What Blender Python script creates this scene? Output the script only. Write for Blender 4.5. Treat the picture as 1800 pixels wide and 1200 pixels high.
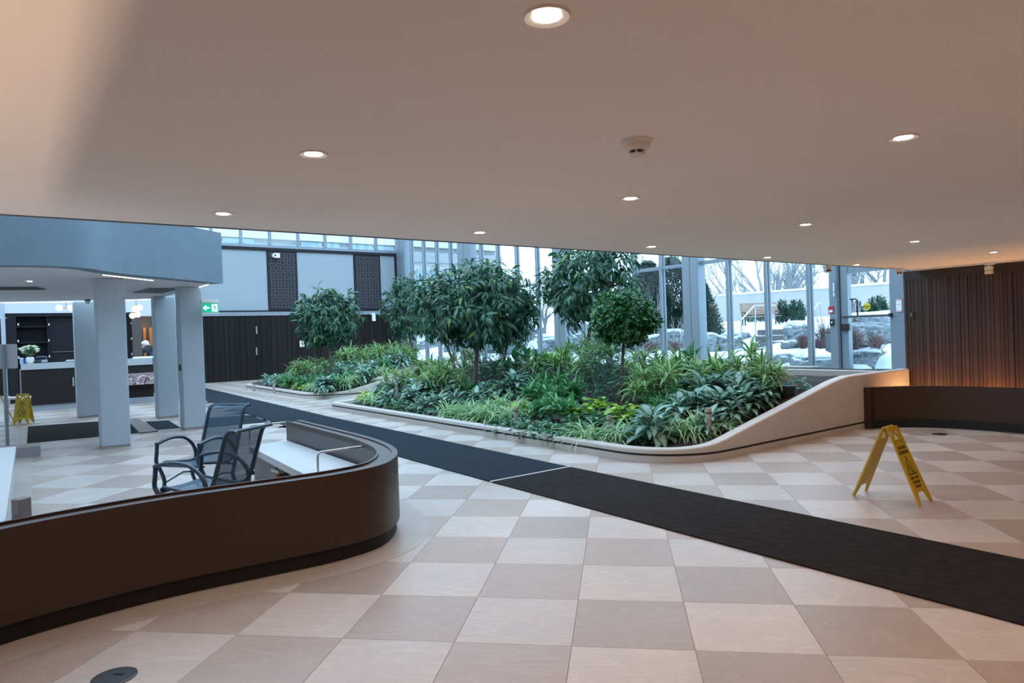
import bpy, bmesh, math, random
import numpy as np
from mathutils import Vector, Matrix, Euler

for o in list(bpy.data.objects):
    bpy.data.objects.remove(o, do_unlink=True)
SC = bpy.context.scene
COL = SC.collection
random.seed(7)
rng = np.random.default_rng(7)
PI = math.pi
S2 = math.sqrt(0.5)

# ------------------------------------------------------------------ camera
F_PX = 1202.8
CAM = Vector((0.2736, -3.3918, 1.5583))
_yaw, _pitch, _roll = 0.1522, -0.0094, -0.0349
_f = Vector((-math.sin(_yaw)*math.cos(_pitch), math.cos(_yaw)*math.cos(_pitch), math.sin(_pitch)))
_r = Vector((math.cos(_yaw), math.sin(_yaw), 0))
_u = _r.cross(_f)
CR = math.cos(_roll)*_r + math.sin(_roll)*_u
CU = -math.sin(_roll)*_r + math.cos(_roll)*_u
CF = _f
cd = bpy.data.cameras.new('camera')
cam = bpy.data.objects.new('camera', cd)
COL.objects.link(cam)
cd.sensor_width = 36
cd.lens = F_PX/1800*36
cd.clip_end = 400
cam.matrix_world = Matrix(((CR.x, CU.x, -CF.x, CAM.x), (CR.y, CU.y, -CF.y, CAM.y), (CR.z, CU.z, -CF.z, CAM.z), (0, 0, 0, 1)))
SC.camera = cam

# ------------------------------------------------------------------ world, exposure, big lights
SC.view_settings.view_transform = 'Standard'
SC.view_settings.look = 'None'
SC.view_settings.gamma = 1
SC.view_settings.use_curve_mapping = False
SC.view_settings.exposure = 0.48
wd = bpy.data.worlds.new('overcast sky')
SC.world = wd
wd.use_nodes = True
_n = wd.node_tree.nodes
_n.clear()
_o = _n.new('ShaderNodeOutputWorld')
_b = _n.new('ShaderNodeBackground')
_b.inputs['Color'].default_value = (0.54, 0.775, 1.0, 1)
_b.inputs['Strength'].default_value = 2.9
wd.node_tree.links.new(_b.outputs[0], _o.inputs[0])
LAMP_COL = (1.0, 0.72, 0.535)
DOWN_W = 26.5            # watts of one recessed ceiling lamp
SC.cycles.max_bounces = 8
SC.cycles.diffuse_bounces = 4
SC.cycles.glossy_bounces = 3
SC.cycles.transparent_max_bounces = 12
SC.cycles.sample_clamp_indirect = 8
SC.cycles.use_denoising = True

# ------------------------------------------------------------------ geometry of the view (1800 x 1200 picture)
def ray(px, py):
    return CF + CR*((px-900)/F_PX) + CU*(-(py-600)/F_PX)
def at(px, py, z=0.0):
    d = ray(px, py); return CAM + d*((z-CAM.z)/d.z)
EU = Vector((S2, S2, 0)); EV = Vector((-S2, S2, 0))
def W(u, v, z=0.0):
    return EU*u + EV*v + Vector((0, 0, z))
def UV(P):
    return (P.dot(EU), P.dot(EV), P.z)
def onu(px, py, u):
    d = ray(px, py); return CAM + d*((u-CAM.dot(EU))/d.dot(EU))
def onv(px, py, v):
    d = ray(px, py); return CAM + d*((v-CAM.dot(EV))/d.dot(EV))
def pd(px, py, D):
    return CAM + ray(px, py)*D
def pix(P):
    d = Vector(P)-CAM; w = d.dot(CF)
    return (900+F_PX*d.dot(CR)/w, 600-F_PX*d.dot(CU)/w, w)
R45 = Matrix.Rotation(PI/4, 4, 'Z')

# ------------------------------------------------------------------ materials
MATS = {}
def mat(name, col=(.5, .5, .5), rough=.5, metal=0, spec=.5, noise=None, bump=None, rnd=0, emit=None, coord='Object'):
    """noise=(scale, amount[, (sx,sy,sz)]): colour grain; bump=(scale, strength[, stretch]); rnd: per-object value jitter"""
    if name in MATS: return MATS[name]
    m = bpy.data.materials.new(name); m.use_nodes = True
    nt = m.node_tree; N = nt.nodes; L = nt.links
    p = N['Principled BSDF']
    p.inputs['Base Color'].default_value = (*col, 1)
    p.inputs['Roughness'].default_value = rough
    p.inputs['Metallic'].default_value = metal
    p.inputs['Specular IOR Level'].default_value = spec
    m.diffuse_color = (*col, 1)
    def coords(stretch):
        tc = N.new('ShaderNodeTexCoord'); mp = N.new('ShaderNodeMapping')
        if coord == 'World':
            g = N.new('ShaderNodeNewGeometry'); L.new(g.outputs['Position'], mp.inputs['Vector'])
        else:
            L.new(tc.outputs[coord], mp.inputs['Vector'])
        mp.inputs['Scale'].default_value = stretch
        return mp.outputs[0]
    last = None
    if noise:
        t = N.new('ShaderNodeTexNoise'); t.inputs['Scale'].default_value = noise[0]; t.inputs['Detail'].default_value = 6
        L.new(coords(noise[2] if len(noise) > 2 else (1, 1, 1)), t.inputs['Vector'])
        mx = N.new('ShaderNodeMix'); mx.data_type = 'RGBA'
        a = noise[1]
        mx.inputs['A'].default_value = (*[c*(1-a) for c in col], 1)
        mx.inputs['B'].default_value = (*[min(1, c*(1+a)) for c in col], 1)
        fac = t.outputs['Fac']
        if len(noise) > 3:
            cr = N.new('ShaderNodeMapRange'); cr.inputs['From Min'].default_value = .5-noise[3]; cr.inputs['From Max'].default_value = .5+noise[3]
            L.new(fac, cr.inputs['Value']); fac = cr.outputs[0]
        L.new(fac, mx.inputs['Factor']); last = mx.outputs['Result']
    if rnd:
        oi = N.new('ShaderNodeObjectInfo'); hs = N.new('ShaderNodeHueSaturation')
        mr = N.new('ShaderNodeMapRange'); mr.inputs['To Min'].default_value = 1-rnd; mr.inputs['To Max'].default_value = 1+rnd
        L.new(oi.outputs['Random'], mr.inputs['Value']); L.new(mr.outputs[0], hs.inputs['Value'])
        if last: L.new(last, hs.inputs['Color'])
        else: hs.inputs['Color'].default_value = (*col, 1)
        last = hs.outputs[0]
    if last: L.new(last, p.inputs['Base Color'])
    if bump:
        t = N.new('ShaderNodeTexNoise'); t.inputs['Scale'].default_value = bump[0]; t.inputs['Detail'].default_value = 5
        L.new(coords(bump[2] if len(bump) > 2 else (1, 1, 1)), t.inputs['Vector'])
        b = N.new('ShaderNodeBump'); b.inputs['Strength'].default_value = bump[1]; b.inputs['Distance'].default_value = .02
        L.new(t.outputs['Fac'], b.inputs['Height']); L.new(b.outputs[0], p.inputs['Normal'])
    if emit:
        p.inputs['Emission Color'].default_value = (*emit[0], 1); p.inputs['Emission Strength'].default_value = emit[1]
    MATS[name] = m
    return m

def glass_mat(name='window glass', tint=(.93, .97, .98)):
    if name in MATS: return MATS[name]
    m = bpy.data.materials.new(name); m.use_nodes = True
    nt = m.node_tree; N = nt.nodes; L = nt.links; N.clear()
    o = N.new('ShaderNodeOutputMaterial'); mx = N.new('ShaderNodeMixShader')
    t = N.new('ShaderNodeBsdfTransparent'); t.inputs[0].default_value = (*tint, 1)
    g = N.new('ShaderNodeBsdfGlossy'); g.inputs['Roughness'].default_value = .02
    lw = N.new('ShaderNodeLayerWeight'); lw.inputs[0].default_value = .5
    pw = N.new('ShaderNodeMath'); pw.operation = 'POWER'; pw.inputs[1].default_value = 5
    fr = N.new('ShaderNodeMath'); fr.operation = 'MULTIPLY_ADD'; fr.inputs[1].default_value = .55; fr.inputs[2].default_value = .035
    L.new(lw.outputs['Facing'], pw.inputs[0]); L.new(pw.outputs[0], fr.inputs[0])
    L.new(fr.outputs[0], mx.inputs[0]); L.new(t.outputs[0], mx.inputs[1]); L.new(g.outputs[0], mx.inputs[2]); L.new(mx.outputs[0], o.inputs[0])
    m.diffuse_color = (.7, .8, .85, .3)
    MATS[name] = m
    return m

def stone_mat(name, col, vein, rough):
    """honed limestone tile: soft clouding, a few pale veins, small change from tile to tile"""
    m = bpy.data.materials.new(name); m.use_nodes = True
    nt = m.node_tree; N = nt.nodes; L = nt.links; p = N['Principled BSDF']
    m.diffuse_color = (*col, 1)
    g = N.new('ShaderNodeNewGeometry'); oi = N.new('ShaderNodeObjectInfo')
    mul = N.new('ShaderNodeVectorMath'); mul.operation = 'SCALE'; mul.inputs['Scale'].default_value = 37
    cmb = N.new('ShaderNodeCombineXYZ')
    for k in range(3): L.new(oi.outputs['Random'], cmb.inputs[k])
    L.new(cmb.outputs[0], mul.inputs[0])
    add = N.new('ShaderNodeVectorMath'); add.operation = 'ADD'
    L.new(g.outputs['Position'], add.inputs[0]); L.new(mul.outputs[0], add.inputs[1])
    n1 = N.new('ShaderNodeTexNoise'); n1.inputs['Scale'].default_value = 2.2; n1.inputs['Detail'].default_value = 8; n1.inputs['Distortion'].default_value = 1.2
    L.new(add.outputs[0], n1.inputs['Vector'])
    mp = N.new('ShaderNodeMapping'); mp.inputs['Scale'].default_value = (1.3, 3.4, 1); mp.inputs['Rotation'].default_value = (0, 0, .6)
    L.new(add.outputs[0], mp.inputs['Vector'])
    n2 = N.new('ShaderNodeTexNoise'); n2.inputs['Scale'].default_value = 1.1; n2.inputs['Detail'].default_value = 6; n2.inputs['Distortion'].default_value = 2.2
    L.new(mp.outputs[0], n2.inputs['Vector'])
    r2 = N.new('ShaderNodeValToRGB')
    e = r2.color_ramp.elements; e[0].position = .47; e[0].color = (0, 0, 0, 1); e[1].position = .5; e[1].color = (1, 1, 1, 1)
    e2 = r2.color_ramp.elements.new(.535); e2.color = (0, 0, 0, 1)
    L.new(n2.outputs['Fac'], r2.inputs[0])
    mx = N.new('ShaderNodeMix'); mx.data_type = 'RGBA'
    mx.inputs['A'].default_value = (*[c*.84 for c in col], 1); mx.inputs['B'].default_value = (*[min(1, c*1.14) for c in col], 1)
    L.new(n1.outputs['Fac'], mx.inputs['Factor'])
    mv = N.new('ShaderNodeMix'); mv.data_type = 'RGBA'; mv.inputs['B'].default_value = (*vein, 1)
    sc = N.new('ShaderNodeMath'); sc.operation = 'MULTIPLY'; sc.inputs[1].default_value = .28
    L.new(r2.outputs[0], sc.inputs[0]); L.new(sc.outputs[0], mv.inputs['Factor']); L.new(mx.outputs['Result'], mv.inputs['A'])
    hs = N.new('ShaderNodeHueSaturation'); mr = N.new('ShaderNodeMapRange'); mr.inputs['To Min'].default_value = .92; mr.inputs['To Max'].default_value = 1.08
    L.new(oi.outputs['Random'], mr.inputs['Value']); L.new(mr.outputs[0], hs.inputs['Value']); L.new(mv.outputs['Result'], hs.inputs['Color'])
    L.new(hs.outputs[0], p.inputs['Base Color'])
    rr = N.new('ShaderNodeMapRange'); rr.inputs['To Min'].default_value = rough-.06; rr.inputs['To Max'].default_value = rough+.1
    L.new(n1.outputs['Fac'], rr.inputs['Value']); L.new(rr.outputs[0], p.inputs['Roughness'])
    MATS[name] = m
    return m

M_TILE_L = stone_mat('pale limestone', (.44, .38, .348), (.60, .55, .515), .36)
M_TILE_D = stone_mat('taupe limestone', (.33, .258, .218), (.42, .36, .315), .36)
M_BORDER = mat('limestone border', (.36, .315, .28), .38, noise=(3, .12), coord='World')
M_GROUT = mat('grout', (.50, .45, .41), .7)
M_CEIL = mat('painted ceiling', (.92, .87, .82), .85, noise=(1.5, .03), coord='World')
M_WHITE = mat('white plaster', (.60, .62, .64), .7, noise=(4, .04), coord='World')
M_COLW = mat('white painted column', (.37, .42, .465), .6, noise=(5, .05), coord='World')
M_BLUEPL = mat('blue grey plaster', (.145, .20, .245), .65, noise=(4.5, .13), bump=(7, .15), coord='World')
M_DARKWOOD = mat('dark stained oak', (.036, .018, .012), .38, spec=.42, noise=(9, .32, (1, 1, 14)), bump=(20, .06, (1, 1, 12)), coord='World')
M_SLAT = mat('dark walnut slat', (.044, .0195, .012), .42, noise=(16, .38, (3, 3, .35)), rnd=.35, coord='World')
M_BACKWOOD = mat('black stained boards', (.012, .009, .008), .7, spec=.2, noise=(12, .3, (3, 3, .3)), rnd=.3, coord='World')
M_BLACK = mat('black trim', (.012, .012, .013), .6, spec=.25)
M_SCREEN = mat('brown black screen metal', (.018, .016, .019), .6, spec=.25)
M_ALU = mat('anodised aluminium', (.23, .275, .315), .45, metal=.3)
M_ALU_D = mat('dark window gasket', (.10, .115, .13), .5)
M_CONC = mat('beige precast stone', (.46, .41, .37), .6, noise=(7, .07), bump=(30, .05), coord='World')
M_GROOVE = mat('black groove', (.03, .028, .026), .8)  # black strip recessed between base band and curb
M_SOIL = mat('dark potting soil', (.028, .02, .015), .95, noise=(25, .5), bump=(40, .8), coord='World')
M_CARPET_N = mat('dark brown carpet', (.020, .0165, .0165), .97, spec=.12, noise=(9, .32, (1, 2, 1), .2), bump=(220, .5), coord='World')
M_CARPET_F = mat('sky tinted charcoal carpet', (.017, .026, .036), .97, spec=.12, noise=(14, .3, (2.5, 1, 1)), bump=(220, .5), coord='World')  # bluish sheen of the sky is painted into this carpet colour
M_STEEL = mat('brushed steel', (.5, .48, .46), .35, metal=.9)
M_WHITEPLASTIC = mat('white plastic', (.78, .77, .75), .4)
M_DARKPLASTIC = mat('black plastic', (.02, .02, .022), .4)
M_PALESTONE = mat('pale bench stone', (.46, .45, .45), .45, noise=(5, .06), coord='World')
M_LENS = mat('lit lamp lens', (1, 1, 1), .4, emit=((1.0, .86, .74), 30))
M_STRIP = mat('lit strip', (1, 1, 1), .4, emit=((1.0, .88, .76), 3))

# ------------------------------------------------------------------ mesh builder
class MB:
    def __init__(s, M=None):
        s.v = []; s.f = []; s.mi = []; s.M = M or Matrix.Identity(4); s.m = 0
    def add(s, verts, faces):
        b = len(s.v)
        s.v.extend([tuple(s.M @ Vector(p)) for p in verts])
        s.f.extend([tuple(i+b for i in f) for f in faces])
        s.mi.extend([s.m]*len(faces))
        return s
    def box(s, x0, x1, y0, y1, z0, z1):
        return s.add([(x0, y0, z0), (x1, y0, z0), (x1, y1, z0), (x0, y1, z0), (x0, y0, z1), (x1, y0, z1), (x1, y1, z1), (x0, y1, z1)],
                     [(0, 3, 2, 1), (4, 5, 6, 7), (0, 1, 5, 4), (1, 2, 6, 5), (2, 3, 7, 6), (3, 0, 4, 7)])
    def cbox(s, x0, x1, y0, y1, z0, z1, c=.01):
        """box with chamfered vertical and top edges"""
        def ring(x0, x1, y0, y1, c, z):
            return [(x0+c, y0, z), (x1-c, y0, z), (x1, y0+c, z), (x1, y1-c, z), (x1-c, y1, z), (x0+c, y1, z), (x0, y1-c, z), (x0, y0+c, z)]
        rs = [ring(x0, x1, y0, y1, c, z0), ring(x0, x1, y0, y1, c, z1-c), ring(x0+c, x1-c, y0+c, y1-c, c*.6, z1)]
        return s.loft(rs, True, True)
    def loft(s, rings, cap0=False, cap1=False, closed=True):
        n = len(rings[0]); v = [p for r in rings for p in r]; f = []
        for i in range(len(rings)-1):
            for j in range(n if closed else n-1):
                k = (j+1) % n
                f.append((i*n+j, i*n+k, (i+1)*n+k, (i+1)*n+j))
        if cap0: f.append(tuple(reversed(range(n))))
        if cap1: f.append(tuple(range((len(rings)-1)*n, len(rings)*n)))
        return s.add(v, f)
    def prism(s, poly, z0, z1):
        return s.loft([[(x, y, z0) for x, y in poly], [(x, y, z1) for x, y in poly]], True, True)
    def cyl(s, x, y, z0, z1, r, n=16, r1=None):
        r1 = r if r1 is None else r1
        return s.loft([[(x+q*math.cos(2*PI*k/n), y+q*math.sin(2*PI*k/n), z) for k in range(n)] for q, z in ((r, z0), (r1, z1))], True, True)
    def lathe(s, prof, n=20, x=0, y=0, cap0=True, cap1=True):
        return s.loft([[(x+r*math.cos(2*PI*k/n), y+r*math.sin(2*PI*k/n), z) for k in range(n)] for r, z in prof], cap0, cap1)
    def tube(s, pts, r, n=8, caps=True, flat=1.0, up=None):
        pts = [Vector(p) for p in pts]; rs = r if isinstance(r, (list, tuple)) else [r]*len(pts)
        rings = []; prev = None
        for i, p in enumerate(pts):
            t = (pts[min(i+1, len(pts)-1)]-pts[max(i-1, 0)]).normalized()
            if up is not None: a = Vector(up)
            elif prev is None: a = Vector((0, 0, 1)) if abs(t.z) < .9 else Vector((1, 0, 0))
            else: a = prev
            a = (a-t*a.dot(t)).normalized(); prev = a; b = t.cross(a)
            rings.append([tuple(p+a*(rs[i]*flat*math.cos(2*PI*k/n))+b*(rs[i]*math.sin(2*PI*k/n))) for k in range(n)])
        return s.loft(rings, caps, caps)
    def sphere(s, c, r, n=12, m=8, sz=1):
        pr = []
        for i in range(m+1):
            a = -PI/2+PI*i/m
            pr.append((max(1e-4, r*math.cos(a)), c[2]+r*sz*math.sin(a)))
        return s.lathe(pr, n, c[0], c[1])
    def build(s, name, mats, parent=None, smooth=False, angle=35):
        me = bpy.data.meshes.new(name)
        me.from_pydata(s.v, [], s.f)
        mats = mats if isinstance(mats, (list, tuple)) else [mats]
        for m in mats: me.materials.append(m)
        if len(mats) > 1: me.polygons.foreach_set('material_index', s.mi)
        if smooth:
            me.polygons.foreach_set('use_smooth', [True]*len(me.polygons))
            me.set_sharp_from_angle(angle=math.radians(angle))
        me.update()
        return link(name, me, parent)

def link(name, me, parent=None):
    o = bpy.data.objects.new(name, me); COL.objects.link(o)
    if parent is not None: o.parent = parent
    return o
def tag(o, label=None, cat=None, group=None, kind=None):
    if label: o['label'] = label
    if cat: o['category'] = cat
    if group: o['group'] = group
    if kind: o['kind'] = kind
    return o
def thing(name, loc, label, cat, rz=0, group=None):
    o = bpy.data.objects.new(name, None); COL.objects.link(o)
    o.empty_display_size = .1
    o.location = loc; o.rotation_euler = (0, 0, rz)
    return tag(o, label, cat, group)
def struct(o):
    o['kind'] = 'structure'; return o
def place(o, loc=None, rz=None, sc=None):
    if loc is not None: o.location = loc
    if rz is not None: o.rotation_euler = (0, 0, rz)
    if sc is not None: o.scale = (sc, sc, sc)
    return o
def copy_tree(root):
    r = root.copy(); COL.objects.link(r)
    for c in root.children:
        d = c.copy(); COL.objects.link(d); d.parent = r
        for g in c.children:
            e = g.copy(); COL.objects.link(e); e.parent = d
    return r
UVM = lambda: MB(R45)          # builder whose x, y are the building's own axes (u, v)

def lamp(name, kind, loc, energy, col, **kw):
    l = bpy.data.lights.new(name, kind); l.energy = energy; l.color = col
    rot = kw.pop('rot', None)
    for k, v in kw.items(): setattr(l, k, v)
    o = bpy.data.objects.new(name, l); COL.objects.link(o); o.location = loc
    if rot: o.rotation_euler = rot
    return o

# poly with holes -> slab
def slab(outer, holes, t, name, m, parent=None):
    bm = bmesh.new(); edges = []
    for loop in [outer]+holes:
        vs = [bm.verts.new((x, y, 0)) for x, y in loop]
        for i in range(len(vs)): edges.append(bm.edges.new((vs[i], vs[(i+1) % len(vs)])))
    bmesh.ops.triangle_fill(bm, use_beauty=True, use_dissolve=False, edges=edges)
    r = bmesh.ops.extrude_face_region(bm, geom=bm.faces[:])
    bmesh.ops.translate(bm, verts=[v for v in r['geom'] if isinstance(v, bmesh.types.BMVert)], vec=(0, 0, t))
    bmesh.ops.recalc_face_normals(bm, faces=bm.faces[:])
    me = bpy.data.meshes.new(name); bm.to_mesh(me); bm.free(); me.materials.append(m)
    return link(name, me, parent)

_txt = {}
def text(s, size, m, parent, M, name='lettering', depth=.0008, align='CENTER', bold=0.0):
    cu = bpy.data.curves.new('t', 'FONT'); cu.body = s; cu.size = size; cu.align_x = align; cu.align_y = 'CENTER'; cu.extrude = depth; cu.offset = bold; cu.resolution_u = 3
    ob = bpy.data.objects.new('t', cu); COL.objects.link(ob)
    bpy.context.view_layer.update()
    dg = bpy.context.evaluated_depsgraph_get()
    me = bpy.data.meshes.new_from_object(ob.evaluated_get(dg))
    bpy.data.objects.remove(ob); bpy.data.curves.remove(cu)
    me.materials.clear(); me.materials.append(m)
    o = link(name, me, parent); o.matrix_local = M
    return o

def smoothline(pts, n=6):
    """Catmull-Rom through 2-D or 3-D points"""
    P = [Vector(p) for p in pts]; out = []
    for i in range(len(P)-1):
        a = P[max(i-1, 0)]; b = P[i]; c = P[i+1]; d = P[min(i+2, len(P)-1)]
        for k in range(n):
            t = k/n
            out.append(.5*((2*b)+(c-a)*t+(2*a-5*b+4*c-d)*t*t+(3*b-a-3*c+d)*t**3))
    out.append(P[-1])
    return out
def normals2(pts):
    out = []
    for i in range(len(pts)):
        a = pts[max(i-1, 0)]; b = pts[min(i+1, len(pts)-1)]
        t = Vector((b[0]-a[0], b[1]-a[1])).normalized(); out.append(Vector((t.y, -t.x)))
    return out                     # to the right of travel
# ================================================================== SETTING
CEIL_Z = 2.36
ROOF_Z = 7.9
# ---- floor: grout bed with single stone tiles
fl = UVM().box(-9, 9.6, -9.2, 28.4, -.25, -.006).build('floor', M_GROUT); struct(fl)
def inside_planter(u, v):
    return (u > 4.1 and 2.75 < v < 12.35 and u < 10) or (u > 4.7 and 15.6 < v < 22)
def tile_mesh(name, s, m):
    b = MB(); h = s/2-.0008; c = .0012
    def r(h, z): return [(-h, -h, z), (h, -h, z), (h, h, z), (-h, h, z)]
    b.loft([r(h, -.02), r(h, -c), r(h-c, 0)], False, True)
    o = b.build(name, m); me = o.data; bpy.data.objects.remove(o); return me
tiles = []
for i in range(-30, 26):
    for j in range(-14, 46):
        x, y = .6*i+.3, .6*j+.3
        u, v = (x+y)*S2, (y-x)*S2
        if not (-8.6 < u < 9.3 and -8.8 < v < 27.9) or inside_planter(u, v): continue
        if (u < .30 and v > 2.35) or (u < 1.87 and v > 6): continue
        tiles.append((x, y, .6, (i+j) % 2 == 0))
for i in range(-45, 20):
    for j in range(-10, 40):
        x, y = -5.80+.7*i-.35, 3.5+.7*j+.35
        u, v = (x+y)*S2, (y-x)*S2
        if not ((u < .30 and v > 2.35) or (u < 1.87 and v > 6)) or not (-8.6 < u and v < 27.9): continue
        tiles.append((x, y, .7, (i+j) % 2 != 0))
scored = []
for t in tiles:
    px, py, w = pix((t[0], t[1], 0))
    vis = w > .8 and -90 < px < 1890 and 600 < py < 1330
    u, v = (t[0]+t[1])*S2, (t[1]-t[0])*S2
    if u > 3.9 and 2.4 < v < 12.7: vis = False
    if -3.2 < u < .2 and 2.2 < v < 2.9: vis = False
    scored.append((w if vis else 900+abs(w), t))
scored.sort(key=lambda s: s[0])
tm = {(.6, True): tile_mesh('tile dark', .6, M_TILE_D), (.6, False): tile_mesh('tile pale', .6, M_TILE_L),
      (.7, True): tile_mesh('tile dark wide', .7, M_TILE_D), (.7, False): tile_mesh('tile pale wide', .7, M_TILE_L)}
rest = MB()
for n, (w, t) in enumerate(scored):
    if n < 298 and w < 900:
        o = link('tile', tm[(t[2], t[3])], fl); o.location = (t[0], t[1], 0)
    else:
        h = t[2]/2-.0008; rest.m = 1 if t[3] else 0
        rest.add([(t[0]-h, t[1]-h, 0), (t[0]+h, t[1]-h, 0), (t[0]+h, t[1]+h, 0), (t[0]-h, t[1]+h, 0),
                  (t[0]-h, t[1]-h, -.01), (t[0]+h, t[1]-h, -.01), (t[0]+h, t[1]+h, -.01), (t[0]-h, t[1]+h, -.01)],
                 [(0, 1, 2, 3), (0, 4, 5, 1), (1, 5, 6, 2), (2, 6, 7, 3), (3, 7, 4, 0)])
tag(rest.build('tile_field', [M_TILE_L, M_TILE_D], fl), kind='stuff')

def ribbon(path, o0, o1, z0, z1, M=R45):
    """closed strip between two offsets (to the right of travel) of a (u,v) path"""
    nn = normals2(path); b = MB(M)
    rings = [[(p[0]+n.x*a, p[1]+n.y*a, z) for a, z in ((o0, z0), (o0, z1), (o1, z1), (o1, z0))] for p, n in zip(path, nn)]
    return b.loft(rings, True, True)

# ---- the low partition on the left (dark oak, curved end) : outer face path in (u, v)
LW = smoothline([(-4.3, .35), (-3.5, 1.2), (-2.9, 1.66), (-2.3, 1.95), (-1.8, 2.06), (-1.34, 2.09), (-.76, 2.05), (-.35, 2.04), (-.02, 2.12), (.2, 2.31), (.37, 2.58),
                 (.48, 2.9), (.55, 3.3), (.58, 3.8), (.59, 4.6), (.60, 5.62)], 5)
ribbon(LW, -.28, .24, -.004, .0015).build('border', M_BORDER, fl)
t_lw = thing('low_partition', W(-1, 2.1), 'dark oak curved low partition wrapping a pale bench, left foreground', 'partition')
ribbon(LW, -.03, -.12, .0015, .105).build('plinth', M_BLACK)
def under(root, *obs):
    bpy.context.view_layer.update()
    inv = root.matrix_world.inverted()
    for o in obs:
        o.parent = root; o.matrix_local = inv @ o.matrix_world
    return obs[0]
pl = [o for o in COL.objects if o.name == 'plinth'][0]
LZ = .622
body = ribbon(LW, 0, -.05, .105, LZ).build('body', M_DARKWOOD, smooth=True, angle=30)
capb = ribbon(LW, -.05, -.17, LZ-.05, LZ-.012).build('cap', M_DARKWOOD, smooth=True, angle=30)
inner = ribbon(LW, -.13, -.17, .105, LZ-.05).build('inner_lining', mat('dark inner lining', (.10, .085, .085), .45), smooth=True, angle=30)
ledge = ribbon(LW, -.155, -.172, LZ-.012, LZ+.004).build('inner_lip', M_DARKWOOD, smooth=True, angle=30)
under(t_lw, pl, body, capb, inner, ledge)

# ---- low partition on the right, in front of the slatted wall
RW = smoothline([(7.95, 2.455), (8.22, 2.27), (8.45, 2.06), (8.62, 1.75), (8.70, 1.4), (8.72, 1.0), (8.70, .6), (8.6, .05), (8.4, -.6), (8.0, -1.3)], 5)
t_rw = thing('low_partition', W(8.6, 1.2), 'dark oak curved low partition in front of the slatted wood wall, right', 'partition')
a = ribbon(RW, .04, -.05, 0, .115).build('plinth', M_BLACK)
b_ = ribbon(RW, 0+.0, -.12, .115, .60).build('body', M_DARKWOOD, smooth=True, angle=30)
c_ = UVM().box(7.90, 7.99, 2.38, 2.475, .0, .606).build('end_post', M_DARKWOOD)
under(t_rw, a, b_, c_)

# ---- carpet runners
def carpet(name, poly, z, m, label):
    o = UVM().prism(poly, .0016, z).build(name, m)
    return tag(o, label, 'carpet')
carpet('carpet_runner', [(1.87, -6), (2.98, -6), (2.98, 3.41), (1.87, 3.41)], .011, M_CARPET_N, 'dark brown carpet runner across the tiled floor, nearer length, before the seam')
carpet('carpet_runner', [(1.87, 3.455), (2.98, 3.455), (3.05, 11.0), (3.55, 24.6), (2.45, 24.6), (1.95, 11.0)], .011, M_CARPET_F, 'sky tinted charcoal carpet runner, farther length beside the planters, past the seam')
tag(UVM().box(1.87, 2.98, 3.418, 3.447, .0016, .0125).build('seam_floor_strip', mat('pale seam strip', (.5, .47, .45), .5)), 'thin pale strip standing for the floor in the seam between the carpet runners', 'strip')  # added strip, stands for the floor that shows pale in the seam
carpet('carpet_mat', [(.55, 11.35), (1.9, 11.28), (1.98, 12.95), (.62, 13.2)], .010, M_CARPET_F, 'narrow dark carpet mat joining the runner to the white columns')
carpet('carpet_mat', [(-.02, 11.85), (.38, 11.75), (.45, 13.4), (.05, 13.6)], .010, M_CARPET_F, 'short dark carpet mat between the two right white columns')
carpet('carpet_mat', [(-2.02, 11.75), (-.36, 11.6), (-.2, 14.5), (-1.95, 14.9)], .010, M_CARPET_N, 'wide black entrance mat in front of the reception desk')
tag(UVM().prism([(-.35, 11.5), (-.04, 11.5), (.02, 14.4), (-.2, 14.5)], .0016, .02).build('threshold_strip', mat('worn brown metal', (.12, .09, .08), .45, metal=.5, noise=(20, .3))), 'worn brown metal threshold strip between the two mats by the columns', 'threshold')

# ---- ceiling over the lobby
ce = UVM().box(-9, 9.42, -9.2, 2.33, CEIL_Z, 2.75).build('ceiling', M_CEIL); struct(ce)
e_ = UVM().box(-9, 9.42, 2.33, 2.352, CEIL_Z-.006, 2.85).build('edge_trim', M_ALU_D); e_.parent = ce
struct(UVM().box(-9, 14, 2.36, 2.6, 2.86, ROOF_Z).build('wall_upper_front', M_WHITE))
# ---- enclosing walls of the lobby (behind and beside the camera)
struct(UVM().box(-9.2, 9.42, -9.4, -9.2, -.25, 2.75).build('wall_rear', M_WHITE))
struct(UVM().box(-9.3, -9, -9.2, 28.4, -.25, ROOF_Z).build('wall_left', M_WHITE))

# ---- slatted wood wall on the right
SW_U = 9.42
ww = UVM().box(SW_U, SW_U+.25, -9.2, 2.535, -.25, 2.358).build('wall_right', M_DARKWOOD); struct(ww)
tp = UVM().box(SW_U-.035, SW_U, -3, 2.535, 2.215, 2.355).build('top_rail', M_DARKWOOD); tp.parent = ww
q = 2.535; k = 0
while q > -.6:
    wd_ = (.046, .062, .05, .07, .055)[k % 5]*random.uniform(.85, 1.15); dp = random.choice((.022, .03, .038, .026))
    o = UVM().box(SW_U-dp, SW_U, q-wd_+.007, q, .02, 2.215).build('slat', M_SLAT); o.parent = ww
    q -= wd_; k += 1

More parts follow.
